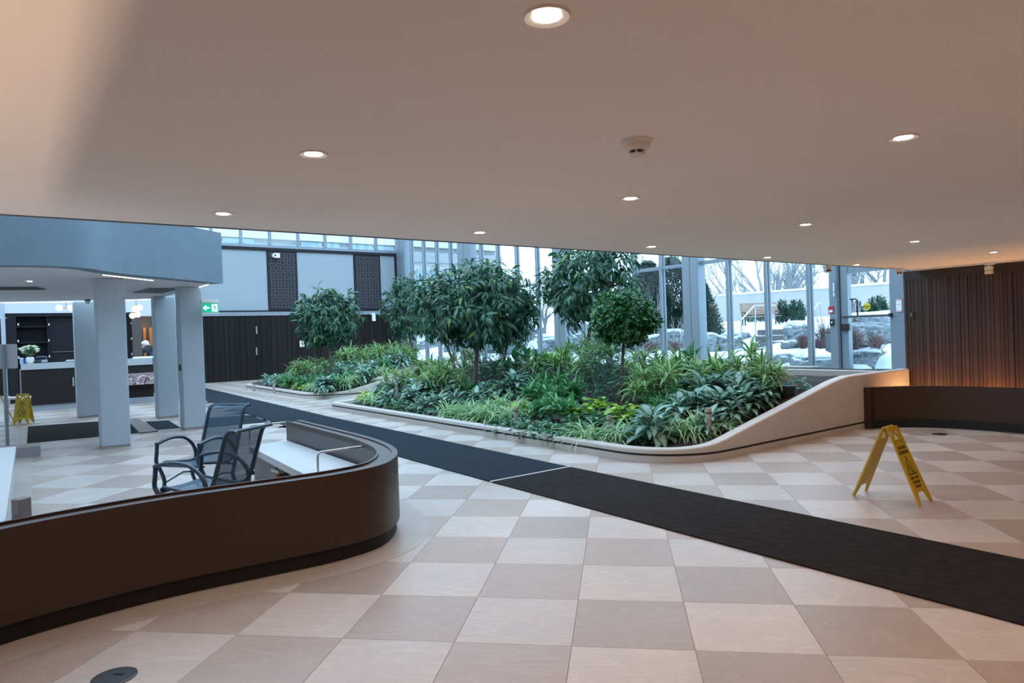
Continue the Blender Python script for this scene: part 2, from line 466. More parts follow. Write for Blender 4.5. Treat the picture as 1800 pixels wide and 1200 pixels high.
# ---- planters
def planter(name, path, ztop, label, soil_mb, cap=.16):
    root = thing(name, W(*path[len(path)//2]), label, 'planter')
    nn = normals2(path)
    rim = MB(R45); rings = []
    for p, n in zip(path, nn):
        z = ztop(p); r = .022
        rings.append([(p[0]-n.x*a, p[1]-n.y*a, zz) for a, zz in ((.012, .104), (0, .108), (0, z-r), (.006, z-.006), (r, z), (cap-r, z), (cap, z-r), (cap, .02), (.03, .02), (.03, .104))])
    rim.loft(rings, True, True)
    o1 = rim.build('curb', M_CONC, smooth=True, angle=50)
    o2 = ribbon(path, 0, -.03, .0, .078).build('base_band', M_CONC, smooth=True, angle=30)
    o3 = ribbon(path, -.016, -.03, .078, .106).build('groove', M_GROOVE)
    soil = soil_mb.build('soil', M_SOIL)
    under(root, o1, o2, o3, soil)
    return root
def taper(u, u0=4.3, z0=.165, u1=7.35, z1=.80):
    if u <= u0-.4: return z0
    if u >= u1+.15: return z1
    # rounded transitions
    def lin(u): return z0+(z1-z0)*max(0, min(1, (u-u0)/(u1-u0)))
    return sum(lin(u+d) for d in (-.3, -.2, -.1, 0, .1, .2, .3))/7
def arc(cx, cy, r, a0, a1, n=8):
    return [(cx+r*math.cos(math.radians(a0+(a1-a0)*k/n)), cy+r*math.sin(math.radians(a0+(a1-a0)*k/n))) for k in range(n+1)]
def dense(pts, step=.15):
    out = [pts[0]]
    for p, q in zip(pts, pts[1:]):
        d = math.dist(p, q); n = max(1, int(d/step))
        out += [(p[0]+(q[0]-p[0])*i/n, p[1]+(q[1]-p[1])*i/n) for i in range(1, n+1)]
    return out
# first planter: left end -> front -> rounded corner -> ramped side (outside is on the right of travel)
P1 = dense([(9.0, 12.72)]+arc(3.98, 12.42, .3, 90, 180)+arc(4.62, 3.40, .92, 180, 270, 12)+[(9.37, 2.48)])
P1 = [(p[0], p[1]) for p in P1]
def bed_z(u, zf=.10):
    return zf+.205*max(0, min(u, 7.35)-4.25) - .02
def soil_grid(u0, u1, v0, v1, corner, zf=.10):
    b = MB(R45); nu, nv = 26, 34; vs = []; fs = []
    for i in range(nu+1):
        for j in range(nv+1):
            u = u0+(u1-u0)*i/nu; v = v0+(v1-v0)*j/nv
            # keep inside the rounded front corners
            for (cu, cv, r, sv) in corner:
                du = cu-u; dv = (v-cv)*sv
                if du > 0 and dv > 0:
                    d = math.hypot(du, dv)
                    if d > r: u = cu-du*r/d; v = cv+sv*dv*r/d
            vs.append((u, v, bed_z(u, zf)+random.uniform(-.012, .012)))
    for i in range(nu):
        for j in range(nv):
            a = i*(nv+1)+j; fs.append((a, a+nv+1, a+nv+2, a+1))
    return b.add(vs, fs)
pl1 = planter('planter', P1, lambda p: taper(p[0]), 'long precast stone planter with a ramped right side, in the middle', soil_grid(3.84, 10.4, 2.62, 12.58, [(4.62, 3.40, .78, -1), (3.98, 12.42, .16, 1)]))
P2 = dense([(9.0, 22.7)]+arc(4.9, 22.2, .5, 90, 180)+arc(5.35, 16.35, 1.05, 180, 270, 12)+[(9.4, 15.3)])
pl2 = planter('planter', P2, lambda p: taper(p[0], 5.2, .165, 8.3, .82), 'far precast stone planter near the dark wood wall, left', soil_grid(4.54, 10.4, 15.44, 22.56, [(5.35, 16.35, .9, -1), (4.9, 22.2, .36, 1)], .1))
# raised floor behind and between the planters, ramp up the aisle
up = MB(R45); up.box(10.4, 13.6, 2.48, 28.2, -.2, .42)
o_up = up.build('floor_upper', M_BORDER); struct(o_up)
rm = MB(R45)
rm.add([(4.6, 12.74, 0), (10.4, 12.74, 0), (10.4, 12.74, .42), (4.6, 15.28, 0), (10.4, 15.28, 0), (10.4, 15.28, .42)], [(0, 1, 2), (3, 5, 4), (0, 2, 5, 3), (1, 4, 5, 2), (0, 3, 4, 1)])
struct(rm.build('floor_ramp', M_BORDER))
# back ledge of the first planter and sill ledges
lg = UVM().box(8.55, 8.75, 2.65, 12.5, .55, .8).build('back_ledge', M_CONC); under(pl1, lg)
tag(UVM().box(12.5, 12.75, 5.9, 9.6, .42, .60).build('sill_ledge', M_CONC), 'low pale stone ledge at the foot of the glazing', 'ledge')

# ---- glazed wall  (u = 13.64)
GU = 13.64
w1 = thing('window_1', W(GU, 12, 0), None, None, PI/4); struct(w1)
def gl(v): return v-12.0
mull = [onu(x, 520, GU).dot(EV) for x in (718, 740, 762.5, 786, 812, 838, 866.5, 897, 913, 948, 984, 1022, 1068, 1119, 1165.5, 1213.5, 1283, 1350.5, 1423)]
mull = [26.9, 25.7, 24.5, 23.3, 22.1, 20.9, 19.7, 18.45, 17.2, 16.0, 14.8, 13.55, 12.35, 11.25, 10.2, 8.9, 7.74, 6.58]
edges = [28.2]+mull+[5.75]
for v in mull:
    if abs(v-10.2) < .01: continue
    b = MB().box(-.11, .07, gl(v)-.045, gl(v)+.045, .40, ROOF_Z).build('mullion', M_ALU, w1)
    MB().box(-.05, .01, gl(v)-.056, gl(v)-.045, .42, ROOF_Z).build('gasket', M_ALU_D, b)
for v0, v1 in zip(edges, edges[1:]):
    for z0, z1 in ((.47, 3.36), (3.45, ROOF_Z)):
        MB().box(-.012, -.004, gl(v1)+.05, gl(v0)-.05, z0, z1).build('pane', glass_mat(), w1)
    MB().box(-.10, .06, gl(v1)+.046, gl(v0)-.046, 3.36, 3.45).build('transom', M_ALU, w1)
    MB().box(-.10, .06, gl(v1)+.046, gl(v0)-.046, .40, .47).build('sill', M_ALU, w1)
def gcol(name, px0, px1, u, label, w=.42):
    v1 = onu(px0, 520, u).dot(EV); v0 = onu(px1, 520, u).dot(EV); vm = (v0+v1)/2
    r = thing(name, W(u, vm, .42), label, 'column', PI/4)
    h = (v1-v0)/2
    MB().cbox(0, .35, -h, h, 0, ROOF_Z-.42, .012).build('shaft', M_ALU, r)
    MB().box(-.006, .0, -.01, .006, .0, ROOF_Z-.42).build('joint', M_ALU_D, r)
    return r
gcol('column', 1199.5, 1227.5, GU-.25, 'grey metal clad column in the glazing right of the round-headed tree')
gcol('column', 972, 991, GU-.25, 'grey metal clad column in the glazing behind the tall tree')
gcol('column', 806, 828, GU-.25, 'grey metal clad column in the glazing behind the big tree')
gcol('column', 697, 713, GU-.2, 'pale grey column at the corner of the glazing and screen wall')

# ---- glazed door
d1 = thing('door_1', W(GU, 5.2, .42), None, None, PI/4); struct(d1)
def dl(v): return v-5.2
MB().box(-.16, .08, dl(5.83), dl(6.02), 0, 2.6).build('door_post', M_ALU, d1)
MB().box(-.17, .0, dl(5.775), dl(5.83), 0, 2.6).build('door_gasket', M_ALU_D, d1)
MB().box(-.12, .05, dl(5.60), dl(5.765), 0, 2.6).build('door_stile', M_ALU, d1)
MB().box(-.12, .05, dl(4.28), dl(4.66), 0, 2.6).build('door_jamb', M_ALU, d1)
MB().box(-.10, .03, dl(4.66), dl(5.60), 0, .07).build('door_rail', M_ALU, d1)
MB().box(-.10, .03, dl(4.66), dl(5.60), 2.3, 2.6).build('door_rail', M_ALU, d1)
MB().box(-.03, -.02, dl(4.66), dl(5.60), .07, 2.3).build('pane', glass_mat(), d1)
zb = onu(1530, 555, GU).z-.42
pb = MB(); pb.tube([(-.17, dl(4.62), zb), (-.17, dl(5.72), zb)], .022, 8); pb.box(-.2, -.12, dl(4.60), dl(4.66), zb-.04, zb+.04)
pb.build('push_bar', M_DARKPLASTIC, d1)
hb = MB(); z0 = zb; hb.tube([(-.1, dl(5.55), z0+.40), (-.16, dl(5.40), z0+.40), (-.16, dl(5.36), z0+.37), (-.16, dl(5.36), z0+.02)], .018, 8)
hb.build('pull_handle', M_DARKPLASTIC, d1)
MB().cbox(-.19, -.11, dl(5.55), dl(5.74), zb-.32, zb-.16, .01).build('lock_box', M_DARKPLASTIC, d1)
# wall between door and slatted wall, above upper floor
struct(UVM().box(9.67, 13.7, 2.46, 2.56, -.2, 2.86).build('wall_side', M_WHITE))
struct(UVM().box(GU-.05, GU+.12, 2.5, 4.28, -.2, ROOF_Z).build('wall_door_side', M_WHITE))
struct(UVM().box(GU-.08, GU+.1, 4.28, 6.02, 3.02, ROOF_Z).build('wall_door_head', M_ALU))

# ---- back wall  (v = 28.3)
BV = 28.3
wb = UVM().box(-9, 14, BV+.02, BV+.3, -.25, 6.0).build('wall_back', M_WHITE); struct(wb)
def bx(name, m, u0, u1, z0, z1, d0, d1, par=wb):
    o = UVM().box(u0, u1, BV+d0, BV+d1, z0, z1).build(name, m); o.parent = par; return o
def bu(px, py=500): return onv(px, py, BV).dot(EU)
bx('dark_panel', M_BACKWOOD, -9, 2.9, 0, 2.8, -.06, .02)
# boards of the dark lower wall
u = 2.9; k = 0
while u < 13.4:
    w_ = (.21, .26, .18, .24)[k % 4]
    bx('board', M_BACKWOOD, u, min(u+w_-.012, 13.4), 0, 2.78, -.28-.012*(k % 3), -.02); u += w_; k += 1
bx('soffit_band', mat('grey band', (.22, .245, .28), .5), 2.9, 13.45, 2.79, 2.95, -.34, .02)
bx('black_rail', M_BLACK, 2.9, 13.45, 2.95, 3.02, -.12, .02)
bx('top_rail', M_SCREEN, 2.5, 13.62, 5.68, 5.80, -.14, .02)
bx('top_sill', M_ALU, 2.5, 13.62, 5.80, 5.87, -.16, .02)
bx('end_rail', M_SCREEN, 13.36, 13.55, 3.0, 5.68, -.12, .02)
# pale panels
up1, up2, up3, up4 = bu(470), bu(522), bu(622), bu(668)
M_PANEL = mat('pale wall panel', (.31, .345, .375), .65, spec=.2, noise=(1.2, .03), coord='World')
bx('panel', M_PANEL, 2.9, up1-.02, 3.03, 5.67, -.06, .02)
bx('panel', M_PANEL, up2+.02, up3-.02, 3.03, 5.67, -.06, .02)
bx('panel', M_PANEL, up4+.02, 13.34, 3.03, 5.67, -.06, .02)
# perforated ornamental screens (rosette tiles)
def screen(u0, u1):
    w = u1-u0
    s = bx('screen', M_SCREEN, u0, u1, 3.03, 5.67, -.10, -.04)
    pale = mat('screen backing', (.085, .08, .095), .6); dark = mat('screen tile', (.026, .023, .028), .6, spec=.25)
    n = 4; m_ = 9; cw = (w-.16)/n; ch = 2.5/m_
    for i in range(n):
        for j in range(m_):
            b = MB(R45); cu_, cz = u0+.08+cw*(i+.5), 3.10+ch*(j+.5); y = BV-.115
            b.m = 0; b.box(cu_-cw*.46, cu_+cw*.46, y+.004, y+.015, cz-ch*.46, cz+ch*.46)
            b.m = 1
            for a in range(8):
                an = a*PI/4; r0, r1 = .05, .125 if a % 2 == 0 else .15
                c, sn = math.cos(an), math.sin(an); wd = .022
                pts = [(r0*c, r0*sn), ((r0+r1)/2*c-wd*sn, (r0+r1)/2*sn+wd*c), (r1*c, r1*sn), ((r0+r1)/2*c+wd*sn, (r0+r1)/2*sn-wd*c)]
                b.add([(cu_+x, y, cz+z) for x, z in pts], [(0, 1, 2, 3)])
            for a in range(4):
                an = a*PI/2+PI/4; c, sn = math.cos(an)*.16, math.sin(an)*.16
                b.add([(cu_+c+dx, y, cz+sn+dz) for dx, dz in ((-.025, 0), (0, -.025), (.025, 0), (0, .025))], [(0, 1, 2, 3)])
            o = b.build('rosette', [dark, pale]); o.parent = s

screen(up1, up2); screen(up3, up4)
# clerestory band
w2 = thing('window_2', W(0, BV, 0), None, None, PI/4); struct(w2)
cm = [-7.8, -6.5, -5.2, -3.9, -2.6, -1.3, 0.0, 1.3, 2.6]+[bu(px, 425) for px in (371, 423, 474, 523.5, 571, 616, 660)]
cm = sorted(set(round(c, 3) for c in cm if c < 2.61 or c > 3.4))
cm2 = [c for c in cm]+[13.55]
for c in cm2:
    MB().box(c-.05, c+.05, -.12, .08, 5.87, ROOF_Z).build('mullion', M_ALU, w2)
for a_, c_ in zip(cm2, cm2[1:]):
    MB().box(a_+.05, c_-.05, -.01, 0, 5.9, ROOF_Z).build('pane', glass_mat(), w2)
    MB().box(a_+.05, c_-.05, -.06, .04, 5.87, 5.93).build('sill', M_ALU, w2)

# ---- roof with a long skylight over the garden hall
rf = UVM()
rf.box(-9.2, 14, 2.3, 3.0, ROOF_Z, ROOF_Z+.3); rf.box(-9.2, 14, 27.4, 28.8, ROOF_Z, ROOF_Z+.3)
rf.box(-9.2, -7.5, 3.0, 27.4, ROOF_Z, ROOF_Z+.3); rf.box(13.2, 14, 3.0, 27.4, ROOF_Z, ROOF_Z+.3)
for v in (7.9, 12.8, 17.7, 22.6): rf.box(-7.5, 13.2, v-.1, v+.1, ROOF_Z, ROOF_Z+.3)
struct(rf.build('ceiling_skylight', M_WHITE))

# ---- reception hall on the left: soffit, bulkhead, columns
SZ = 2.67
pb_ = [at(-420, 475, SZ), at(-200, 468, SZ), at(0, 466, SZ), at(80, 467, SZ), at(150, 471, SZ), at(210, 480, SZ), at(300, 489, SZ), at(392, 498, SZ)]
pb_ = [(p.x, p.y) for p in pb_]
line = [(p.x, p.y) for p in smoothline(pb_, 4)]
BZ = 3.58
fb = MB(); n_ = len(line)
nn = normals2(line)
rings = [[(p[0], p[1], SZ-.0), (p[0], p[1], BZ), (p[0]-n.x*.25, p[1]-n.y*.25, BZ), (p[0]-n.x*.25, p[1]-n.y*.25, SZ)] for p, n in zip(line, nn)]
fb.loft(rings, True, True)
bk = fb.build('wall_bulkhead', M_BLUEPL, smooth=True, angle=30); struct(bk)
end = at(392, 498, SZ); end2 = at(356, 505, SZ)
far1 = at(275, 525, SZ); far0 = at(-250, 536, SZ)
sp = [(p.x, p.y) for p in (Vector((line[0][0]-.2, line[0][1], 0)),)]
inner_line = [(p[0]-n.x*.25, p[1]-n.y*.25) for p, n in zip(line, nn)]
poly = inner_line+[(end2.x-.1, end2.y), (far1.x, far1.y), (far0.x, far0.y)]
so = MB(); so.prism(poly, SZ, SZ+.3); struct(so.build('ceiling_reception', M_WHITE))
# light line under the bulkhead and along the far edge of the soffit
def bar(name, a, b, w, h, m, label, cat):
    d = Vector((b[0]-a[0], b[1]-a[1], 0)); L = d.length; d.normalize()
    r = MB().box(0, L, -w/2, w/2, -h, 0).build(name, m)
    r.location = (a[0], a[1], a[2]); r.rotation_euler = (0, 0, math.atan2(d.y, d.x))
    return tag(r, label, cat)
p0 = at(215, 481, SZ); p1 = at(300, 491, SZ)
bar('light_strip', (p0.x-.32, p0.y, SZ-.002), (p1.x-.32, p1.y, SZ-.002), .018, .006, M_STRIP, 'thin lit strip under the blue bulkhead above the middle white column', 'light')
p0 = at(357, 505.5, SZ); p1 = at(388, 500, SZ)
bar('light_strip', (p0.x-.06, p0.y-.1, SZ-.002), (p1.x-.16, p1.y-.14, SZ-.002), .018, .006, M_STRIP, 'short lit strip at the right end of the blue bulkhead', 'light')
p0 = at(-60, 532, SZ); p1 = at(128, 530, SZ)
bar('light_strip', p0-Vector((0, 0, .002)), p1-Vector((0, 0, .002)), .03, .008, M_STRIP, 'long lit strip at the far edge of the soffit, left of the far left column', 'light')
p0 = at(214, 527.5, SZ); p1 = at(277, 525, SZ)
bar('light_strip', p0-Vector((0, 0, .002)), p1-Vector((0, 0, .002)), .03, .008, M_STRIP, 'lit strip at the far edge of the soffit between the front columns', 'light')
M_RUST = mat('chipped concrete base', (.30, .25, .22), .8, noise=(20, .4))
def wcol(u, v, w, d, label, top=SZ):
    r = thing('column', W(u, v), label, 'column', PI/4)
    MB().cbox(0, w, 0, d, .045, top, .012).build('shaft', M_COLW, r)
    MB().box(.005, w-.005, .005, d-.005, 0, .045).build('chipped_base', M_RUST, r)
    return r
wcol(-1.1, 9.78, .40, .40, 'white square column nearest the camera, under the blue bulkhead')
wcol(.36, 11.25, .385, .40, 'white square column at the bulkhead end beside the exit sign')
wcol(.36, 14.0, .42, .42, 'white square column just behind the one by the exit sign')
wcol(-1.0, 15.9, .46, .42, 'white square column between the two reception desk fronts')
uq0, uq1 = onv(2.5, 600, 21).dot(EU), onv(10.5, 600, 21).dot(EU)
struct(UVM().box(uq0, uq1, 21, 21.2, 0, ROOF_Z).build('trim_1', mat('pale grey blue metal', (.40, .47, .54), .45)))
# ================================================================== CEILING FIXTURES
M_TRIM = mat('white lamp trim', (.8, .74, .68), .4)
def downlight(x, y, z, label, power=DOWN_W, grp='recessed lamps in the lobby ceiling', vis=True):
    r = thing('ceiling_lamp', (x, y, z), label, 'lamp', group=grp)
    b = MB(); n = 28
    b.lathe([(.036, .004), (.036, -.002), (.058, -.007), (.062, 0)], n, cap0=False, cap1=False); b.build('trim_ring', M_TRIM, r, smooth=True)
    MB().lathe([(.001, -.0035), (.036, -.0035), (.037, .003)], n).build('lens', M_LENS, r)
    l = lamp('lamp_light', 'SPOT', (0, 0, -.012), power, LAMP_COL, spot_size=math.radians(150), spot_blend=.9, shadow_soft_size=.04)
    l.parent = r
    return r
LP = [((961, 27), 'recessed lamp nearest the camera, at the top middle'), ((551, 270), 'recessed lamp in the left half, left of the smoke detector'),
      ((1588, 241), 'recessed lamp at the right, right of the smoke detector'), ((1108, 348), 'recessed lamp just below the smoke detector'),
      ((392, 375), 'leftmost recessed lamp, above the blue bulkhead end'), ((843, 408), 'recessed lamp above the big tree'),
      ((1416, 394), 'recessed lamp in the middle of the right half'), ((1145, 433), 'recessed lamp above the tall and round trees'),
      ((1608, 424), 'recessed lamp above the left end of the slatted wall'), ((1349, 452), 'recessed lamp above the glazing mullions'),
      ((1506, 465), 'recessed lamp above the glazed door'), ((1746, 443), 'recessed lamp nearest the slatted wall, far right')]
for (px, py), lb in LP:
    p = at(px, py, CEIL_Z)
    downlight(p.x, p.y, CEIL_Z, lb)
# the same rows go on over the parts of the lobby outside the picture
n_off = 0
for k in range(-2, 7):
    for m_ in range(-3, 4):
        u_, v_ = -3.05+2.03*k, -6.6+1.5*m_
        P_ = W(u_, v_, CEIL_Z); x_, y_, w_ = pix(P_)
        if u_ > 9 or u_ < -8.5 or v_ < -8.8 or v_ > 2 or (w_ > 0 and -60 < x_ < 1860 and y_ > -60): continue
        n_off += 1
        downlight(P_.x, P_.y, CEIL_Z, 'recessed lamp in the lobby ceiling outside the picture')
# added unseen uplights; an invented shield cuts their ceiling wash to a straight edge
struct(UVM().box(-2.86, -2.70, -6.0, 1.0, 0, 1.55).build('added_uplight_shield', M_DARKWOOD))
for v_ in (-5.2, -3.7, -2.2, -.7, .5):
    lamp('added_uplight', 'AREA', W(-4.2, v_, .30), 22.0, LAMP_COL, shape='RECTANGLE', size=1.3, size_y=.22, rot=(PI, 0, PI/4+PI/2))
p = at(52, 494, SZ)
downlight(p.x, p.y, SZ, 'recessed lamp in the reception soffit, beside the air vent', 14, 'recessed lamps in the reception soffit')
# smoke detector
p = at(1119, 247, CEIL_Z)
sd = thing('smoke_detector', (p.x, p.y, CEIL_Z), 'round beige smoke detector on the ceiling', 'detector')
MB().lathe([(.066, 0), (.066, -.008), (.060, -.014)], 28).build('base_plate', M_TRIM, sd, smooth=True)
MB().lathe([(.058, -.014), (.055, -.032), (.040, -.044)], 28).build('housing', M_TRIM, sd, smooth=True)
MB().lathe([(.030, -.044), (.030, -.056)], 20).build('sensor_slots', M_DARKPLASTIC, sd)
b = MB()
for k in range(6): 
    a = k*PI/3+.4; b.tube([(.033*math.cos(a), .033*math.sin(a), -.042), (.031*math.cos(a), .031*math.sin(a), -.058)], .004, 6)
b.lathe([(.034, -.056), (.030, -.064), (.001, -.066)], 24); b.build('sensor_cap', M_TRIM, sd, smooth=True)
# dome cameras
def turret(px, py, label, look):
    p = at(px, py, CEIL_Z)
    r = thing('security_camera', (p.x, p.y, CEIL_Z), label, 'camera', look)
    MB().lathe([(.062, 0), (.062, -.03), (.055, -.035)], 24).build('base', M_WHITEPLASTIC, r, smooth=True)
    b = MB(); b.sphere((0, 0, -.055), .05, 18, 12); b.build('ball', M_WHITEPLASTIC, r, smooth=True)
    e = MB(); 
    e.m = 0
    for dx in (-.018, .018):
        e.tube([(.03, dx, -.07), (.052, dx, -.078)], .014, 10)
    e.build('lens', M_DARKPLASTIC, r)
    return r
turret(1453, 466, 'white dome camera hanging near the glazed door post', -1.2)
turret(1581, 471, 'white dome camera with two dark lenses beside the slatted wall', -2.0)
tp_ = at(1566, 470, CEIL_Z)
tag(MB().cbox(-.09, .05, -.03, .03, -.02, 0, .006).build('ceiling_sensor', M_WHITEPLASTIC), 'flat white sensor bar beside the two-lens dome camera', 'sensor').location = (tp_.x, tp_.y, CEIL_Z)
# track with a spotlight in front of the slatted wall
tr = thing('track_lighting', W(SW_U-.30, 1.0, CEIL_Z), 'white ceiling track with one white spotlight by the slatted wall', 'lamp', PI/4)
MB().box(-.018, .018, -4, 1.25, -.025, 0).build('track', M_WHITEPLASTIC, tr)
h0 = onu(1738, 463, SW_U-.30).dot(EV)-1.0
MB().box(-.02, .02, h0-.07, h0+.05, -.04, -.022).build('adapter', M_WHITEPLASTIC, tr)
sb = MB(); sb.cyl(0, h0, -.055, -.04, .008, 8); sb.cbox(-.04, .04, h0-.045, h0+.045, -.115, -.055, .008); sb.cbox(-.04, .04, h0-.045, h0+.045, -.165, -.121, .008)
sb.build('spotlight', M_WHITEPLASTIC, tr)
# warm lamps hidden in the gap between low partition and slatted wall
for v_, e_ in ((2.25, 2.6), (1.75, 1.6), (1.3, 3.4), (.85, 2.4), (.35, 3.4), (-.2, 3)):
    lamp('gap_light', 'POINT', W(9.2 if v_ < 2.1 else 9.0, v_, .30), e_*3.8, (1.0, .52, .22), shadow_soft_size=.05)
# wall switch and drain covers
p = onu(1603, 553, SW_U-.04)
ws = thing('wall_switch', p, 'small dark wall switch on the slatted wood wall', 'switch', PI/4)
MB().cbox(-.02, .002, -.03, .03, -.045, .045, .004).build('plate', M_DARKPLASTIC, ws)
MB().box(-.026, -.019, -.01, .01, -.02, .02).build('toggle', mat('grey plastic', (.2, .2, .21), .4), ws)
def drain(px, py, r_, label):
    p = at(px, py)
    r = thing('floor_outlet', (p.x, p.y, .0), label, 'outlet')
    MB().lathe([(r_, .001), (r_, .004), (r_-.008, .006), (.001, .006)], 28).build('cover', mat('dark bronze', (.045, .042, .045), .4, metal=.6), r)
    MB().box(-.02, .03, .012, .03, .006, .0085).build('latch', M_BLACK, r)
drain(201, 1190, .098, 'round dark floor outlet cover on the pale tile, bottom left')
drain(1652, 763, .095, 'round dark floor outlet cover near the right low partition')

# ================================================================== CHAIRS
M_CHAIR = mat('dark blue grey powder coat', (.018, .038, .060), .35, metal=.1)
def sling_mat():
    m = bpy.data.materials.new('woven mesh sling'); m.use_nodes = True
    nt = m.node_tree; N = nt.nodes; L = nt.links; p = N['Principled BSDF']
    p.inputs['Base Color'].default_value = (.030, .066, .105, 1); p.inputs['Roughness'].default_value = .6
    t = N.new('ShaderNodeBsdfTransparent'); mx = N.new('ShaderNodeMixShader'); mx.inputs[0].default_value = .85
    L.new(t.outputs[0], mx.inputs[1]); L.new(p.outputs[0], mx.inputs[2]); L.new(mx.outputs[0], N['Material Output'].inputs[0])
    m.diffuse_color = (.03, .045, .06, .8)
    return m
M_SLING = sling_mat()
def chair(loc, rz, label, sx=1, sz=1):
    r = thing('sling_armchair', loc, label, 'chair', rz, 'patio chairs behind the low partition'); r.scale = (sx, sx, sz)
    prof = smoothline([(.30, .405), (.26, .432), (.1, .41), (-.08, .385), (-.21, .40), (-.28, .48), (-.33, .62), (-.39, .80), (-.435, .93), (-.485, .985), (-.53, .985)], 4)
    hw = .245
    b = MB(); n = len(prof)
    vs = [(p[0], y, p[1]) for p in prof for y in (-hw, 0, hw)]
    for i in range(n): 
        x, y, z = vs[i*3+1]; vs[i*3+1] = (x, y, z-.012)
    b.add(vs, [(i*3+j, i*3+j+1, i*3+j+4, i*3+j+3) for i in range(n-1) for j in (0, 1)])
    b.build('sling', M_SLING, r, smooth=True, angle=60)
    for s in (-1, 1):
        MB().tube([(p[0], s*(hw+.005), p[1]) for p in prof], .021, 8, flat=.9).build('side_rail', M_CHAIR, r, smooth=True, angle=60)
        cb = MB(); e = prof[-1]; cb.cyl(e[0], s*(hw+.005), e[1]-.006, e[1]+.006, .018, 10); 
        y = s*.285
        front = smoothline([(.335, 0.0), (.27, .10), (.245, .22), (.30, .36), (.345, .45), (.335, .55), (.325, .645)], 4)
        MB().tube([(p[0], y, p[1]) for p in front], .023, 8, flat=.8).build('front_leg', M_CHAIR, r, smooth=True, angle=60)
        arm = smoothline([(.335, .645), (.22, .672), (.08, .685), (-.07, .655), (-.19, .56), (-.235, .44), (-.20, .32), (-.17, .22), (-.24, .08), (-.33, 0)], 4)
        MB().tube([(p[0], y, p[1]) for p in arm], [.026]*13+[.023]*(len(arm)-13), 8, flat=.75).build('arm_and_rear_leg', M_CHAIR, r, smooth=True, angle=60)
    e = prof[-1]
    for q0, q1, rr in (((.27, -.285, .395), (.27, .285, .395), .014), ((-.2, -.285, .345), (-.2, .285, .345), .014), ((e[0], -hw-.02, e[1]), (e[0], hw+.02, e[1]), .018)):
        MB().tube([q0, q1], rr, 8).build('cross_tube', M_CHAIR, r, smooth=True, angle=60)
    for s in (-1, 1): MB().tube([(.25, s*.27, .2), (-.02, s*.27, .27), (-.19, s*.27, .24)], .01, 6).build('side_brace', M_CHAIR, r)
    g = MB(); 
    g.tube([(e[0]-.012, hw*.98, e[1]), (e[0]-.022, hw*.98, e[1])], .012, 10)
    g.build('end_cap', M_STEEL, r)
    return r
chair((-4.026, 3.109, .001), math.radians(-99.1), 'dark mesh sling armchair standing farther back, its seat facing the left wall', .916, .909)
chair((-3.26, 2.04, .001), math.radians(170.8), 'dark mesh sling armchair close behind the low partition, turned away', .918, .863)

# ================================================================== BENCH inside the left partition
bt = thing('built_in_bench', W(.1, 3.9), 'pale stone bench inside the curved low partition', 'bench', PI/4)
def B(u, v): return (u-.1, v-3.9)
mb = MB(); mb.prism([B(-.20, 2.62), B(.10, 2.62), B(.30, 2.95), B(.36, 3.3), B(.405, 5.5), B(-.03, 5.5), B(-.06, 5.42)], .335, .405); mb.build('seat_slab', M_PALESTONE, bt)
M_GREYLAM = mat('grey brown laminate', (.16, .14, .14), .45)
MB().box(*[B(-.02, 0)[0], B(.42, 0)[0], B(0, 4.6)[1], B(0, 5.40)[1]], .0015, .335).build('end_panel', M_GREYLAM, bt)
MB().box(B(.16, 0)[0], B(.2, 0)[0], B(0, 2.75)[1], B(0, 4.6)[1], .0015, .335).build('back_panel', M_GREYLAM, bt)
def rail(px0, py0, px1, py1, label, uw):
    a = at(px0, py0, .585); c = at(px1, py1, .585)
    r = thing('grab_rail', c, label, 'rail')
    d = a-c
    b = MB(); pts = [Vector((0, 0, -.18)), Vector((0, 0, -.05))]+[Vector((d.x*.06*(1-math.cos(t)), d.y*.06*(1-math.cos(t)), -.05+.05*math.sin(t))) for t in (.5, 1.0, PI/2)]+[Vector((d.x, d.y, 0))]
    b.tube(pts, .010, 8); b.build('tube', M_STEEL, r, smooth=True, angle=60)
    MB().box(d.x-.012, d.x+.012, d.y-.012, d.y+.012, -.045, .015).build('wall_bracket', M_STEEL, r)
rail(646, 783, 558, 795, 'bent steel grab rail at the near end of the pale bench', .4)
rail(503, 742, 438, 748, 'bent steel grab rail at the far end of the pale bench, behind the chairs', .4)
p = at(488, 836, .2)
st = thing('low_stool', (p.x, p.y, .0015), 'low stool with pale top and orange wooden leg beside the bench', 'stool', .9)
MB().box(-.03, .62, -.09, .09, .235, .262).build('top', M_PALESTONE, st)
MB().cyl(.0, .0, 0, .255, .026, 12).build('leg', mat('orange wood', (.35, .13, .035), .5, noise=(20, .3, (4, 4, .6))), st)
MB().cyl(.56, .0, 0, .235, .026, 12).build('leg', mat('orange wood'), st)

# pale counter and post at the lower left edge
a = at(28, 784, .43); c = at(9, 915, .43)
dv = (c-a); ln = dv.length; an = math.atan2(dv.y, dv.x)
bn = thing('built_in_bench', (a.x, a.y, 0), 'pale stone bench at the left edge of the picture', 'bench', an)
MB().box(0, ln+.7, -1.1, 0, .37, .43).build('seat_slab', M_PALESTONE, bn)
MB().box(.02, ln+.7, -1.0, -.03, .0015, .37).build('front_panel', M_PALESTONE, bn)
MB().box(.05, .5, -.9, -.42, .43, .50).build('black_block', M_BLACK, bn)  # raised black block on the seat slab
p = at(22, 893, .50)
tag(MB().cbox(-.035, .035, -.05, .05, .0015, .56, .006).build('bench_post', M_GREYLAM), 'grey brown post beside the pale bench at the left edge', 'post').location = (p.x+.02, p.y+.05, 0)
a = at(48, 790, .12)
lb_ = thing('low_ledge', (a.x, a.y, 0), 'grey low ledge at the end of the left edge bench', 'ledge', an)
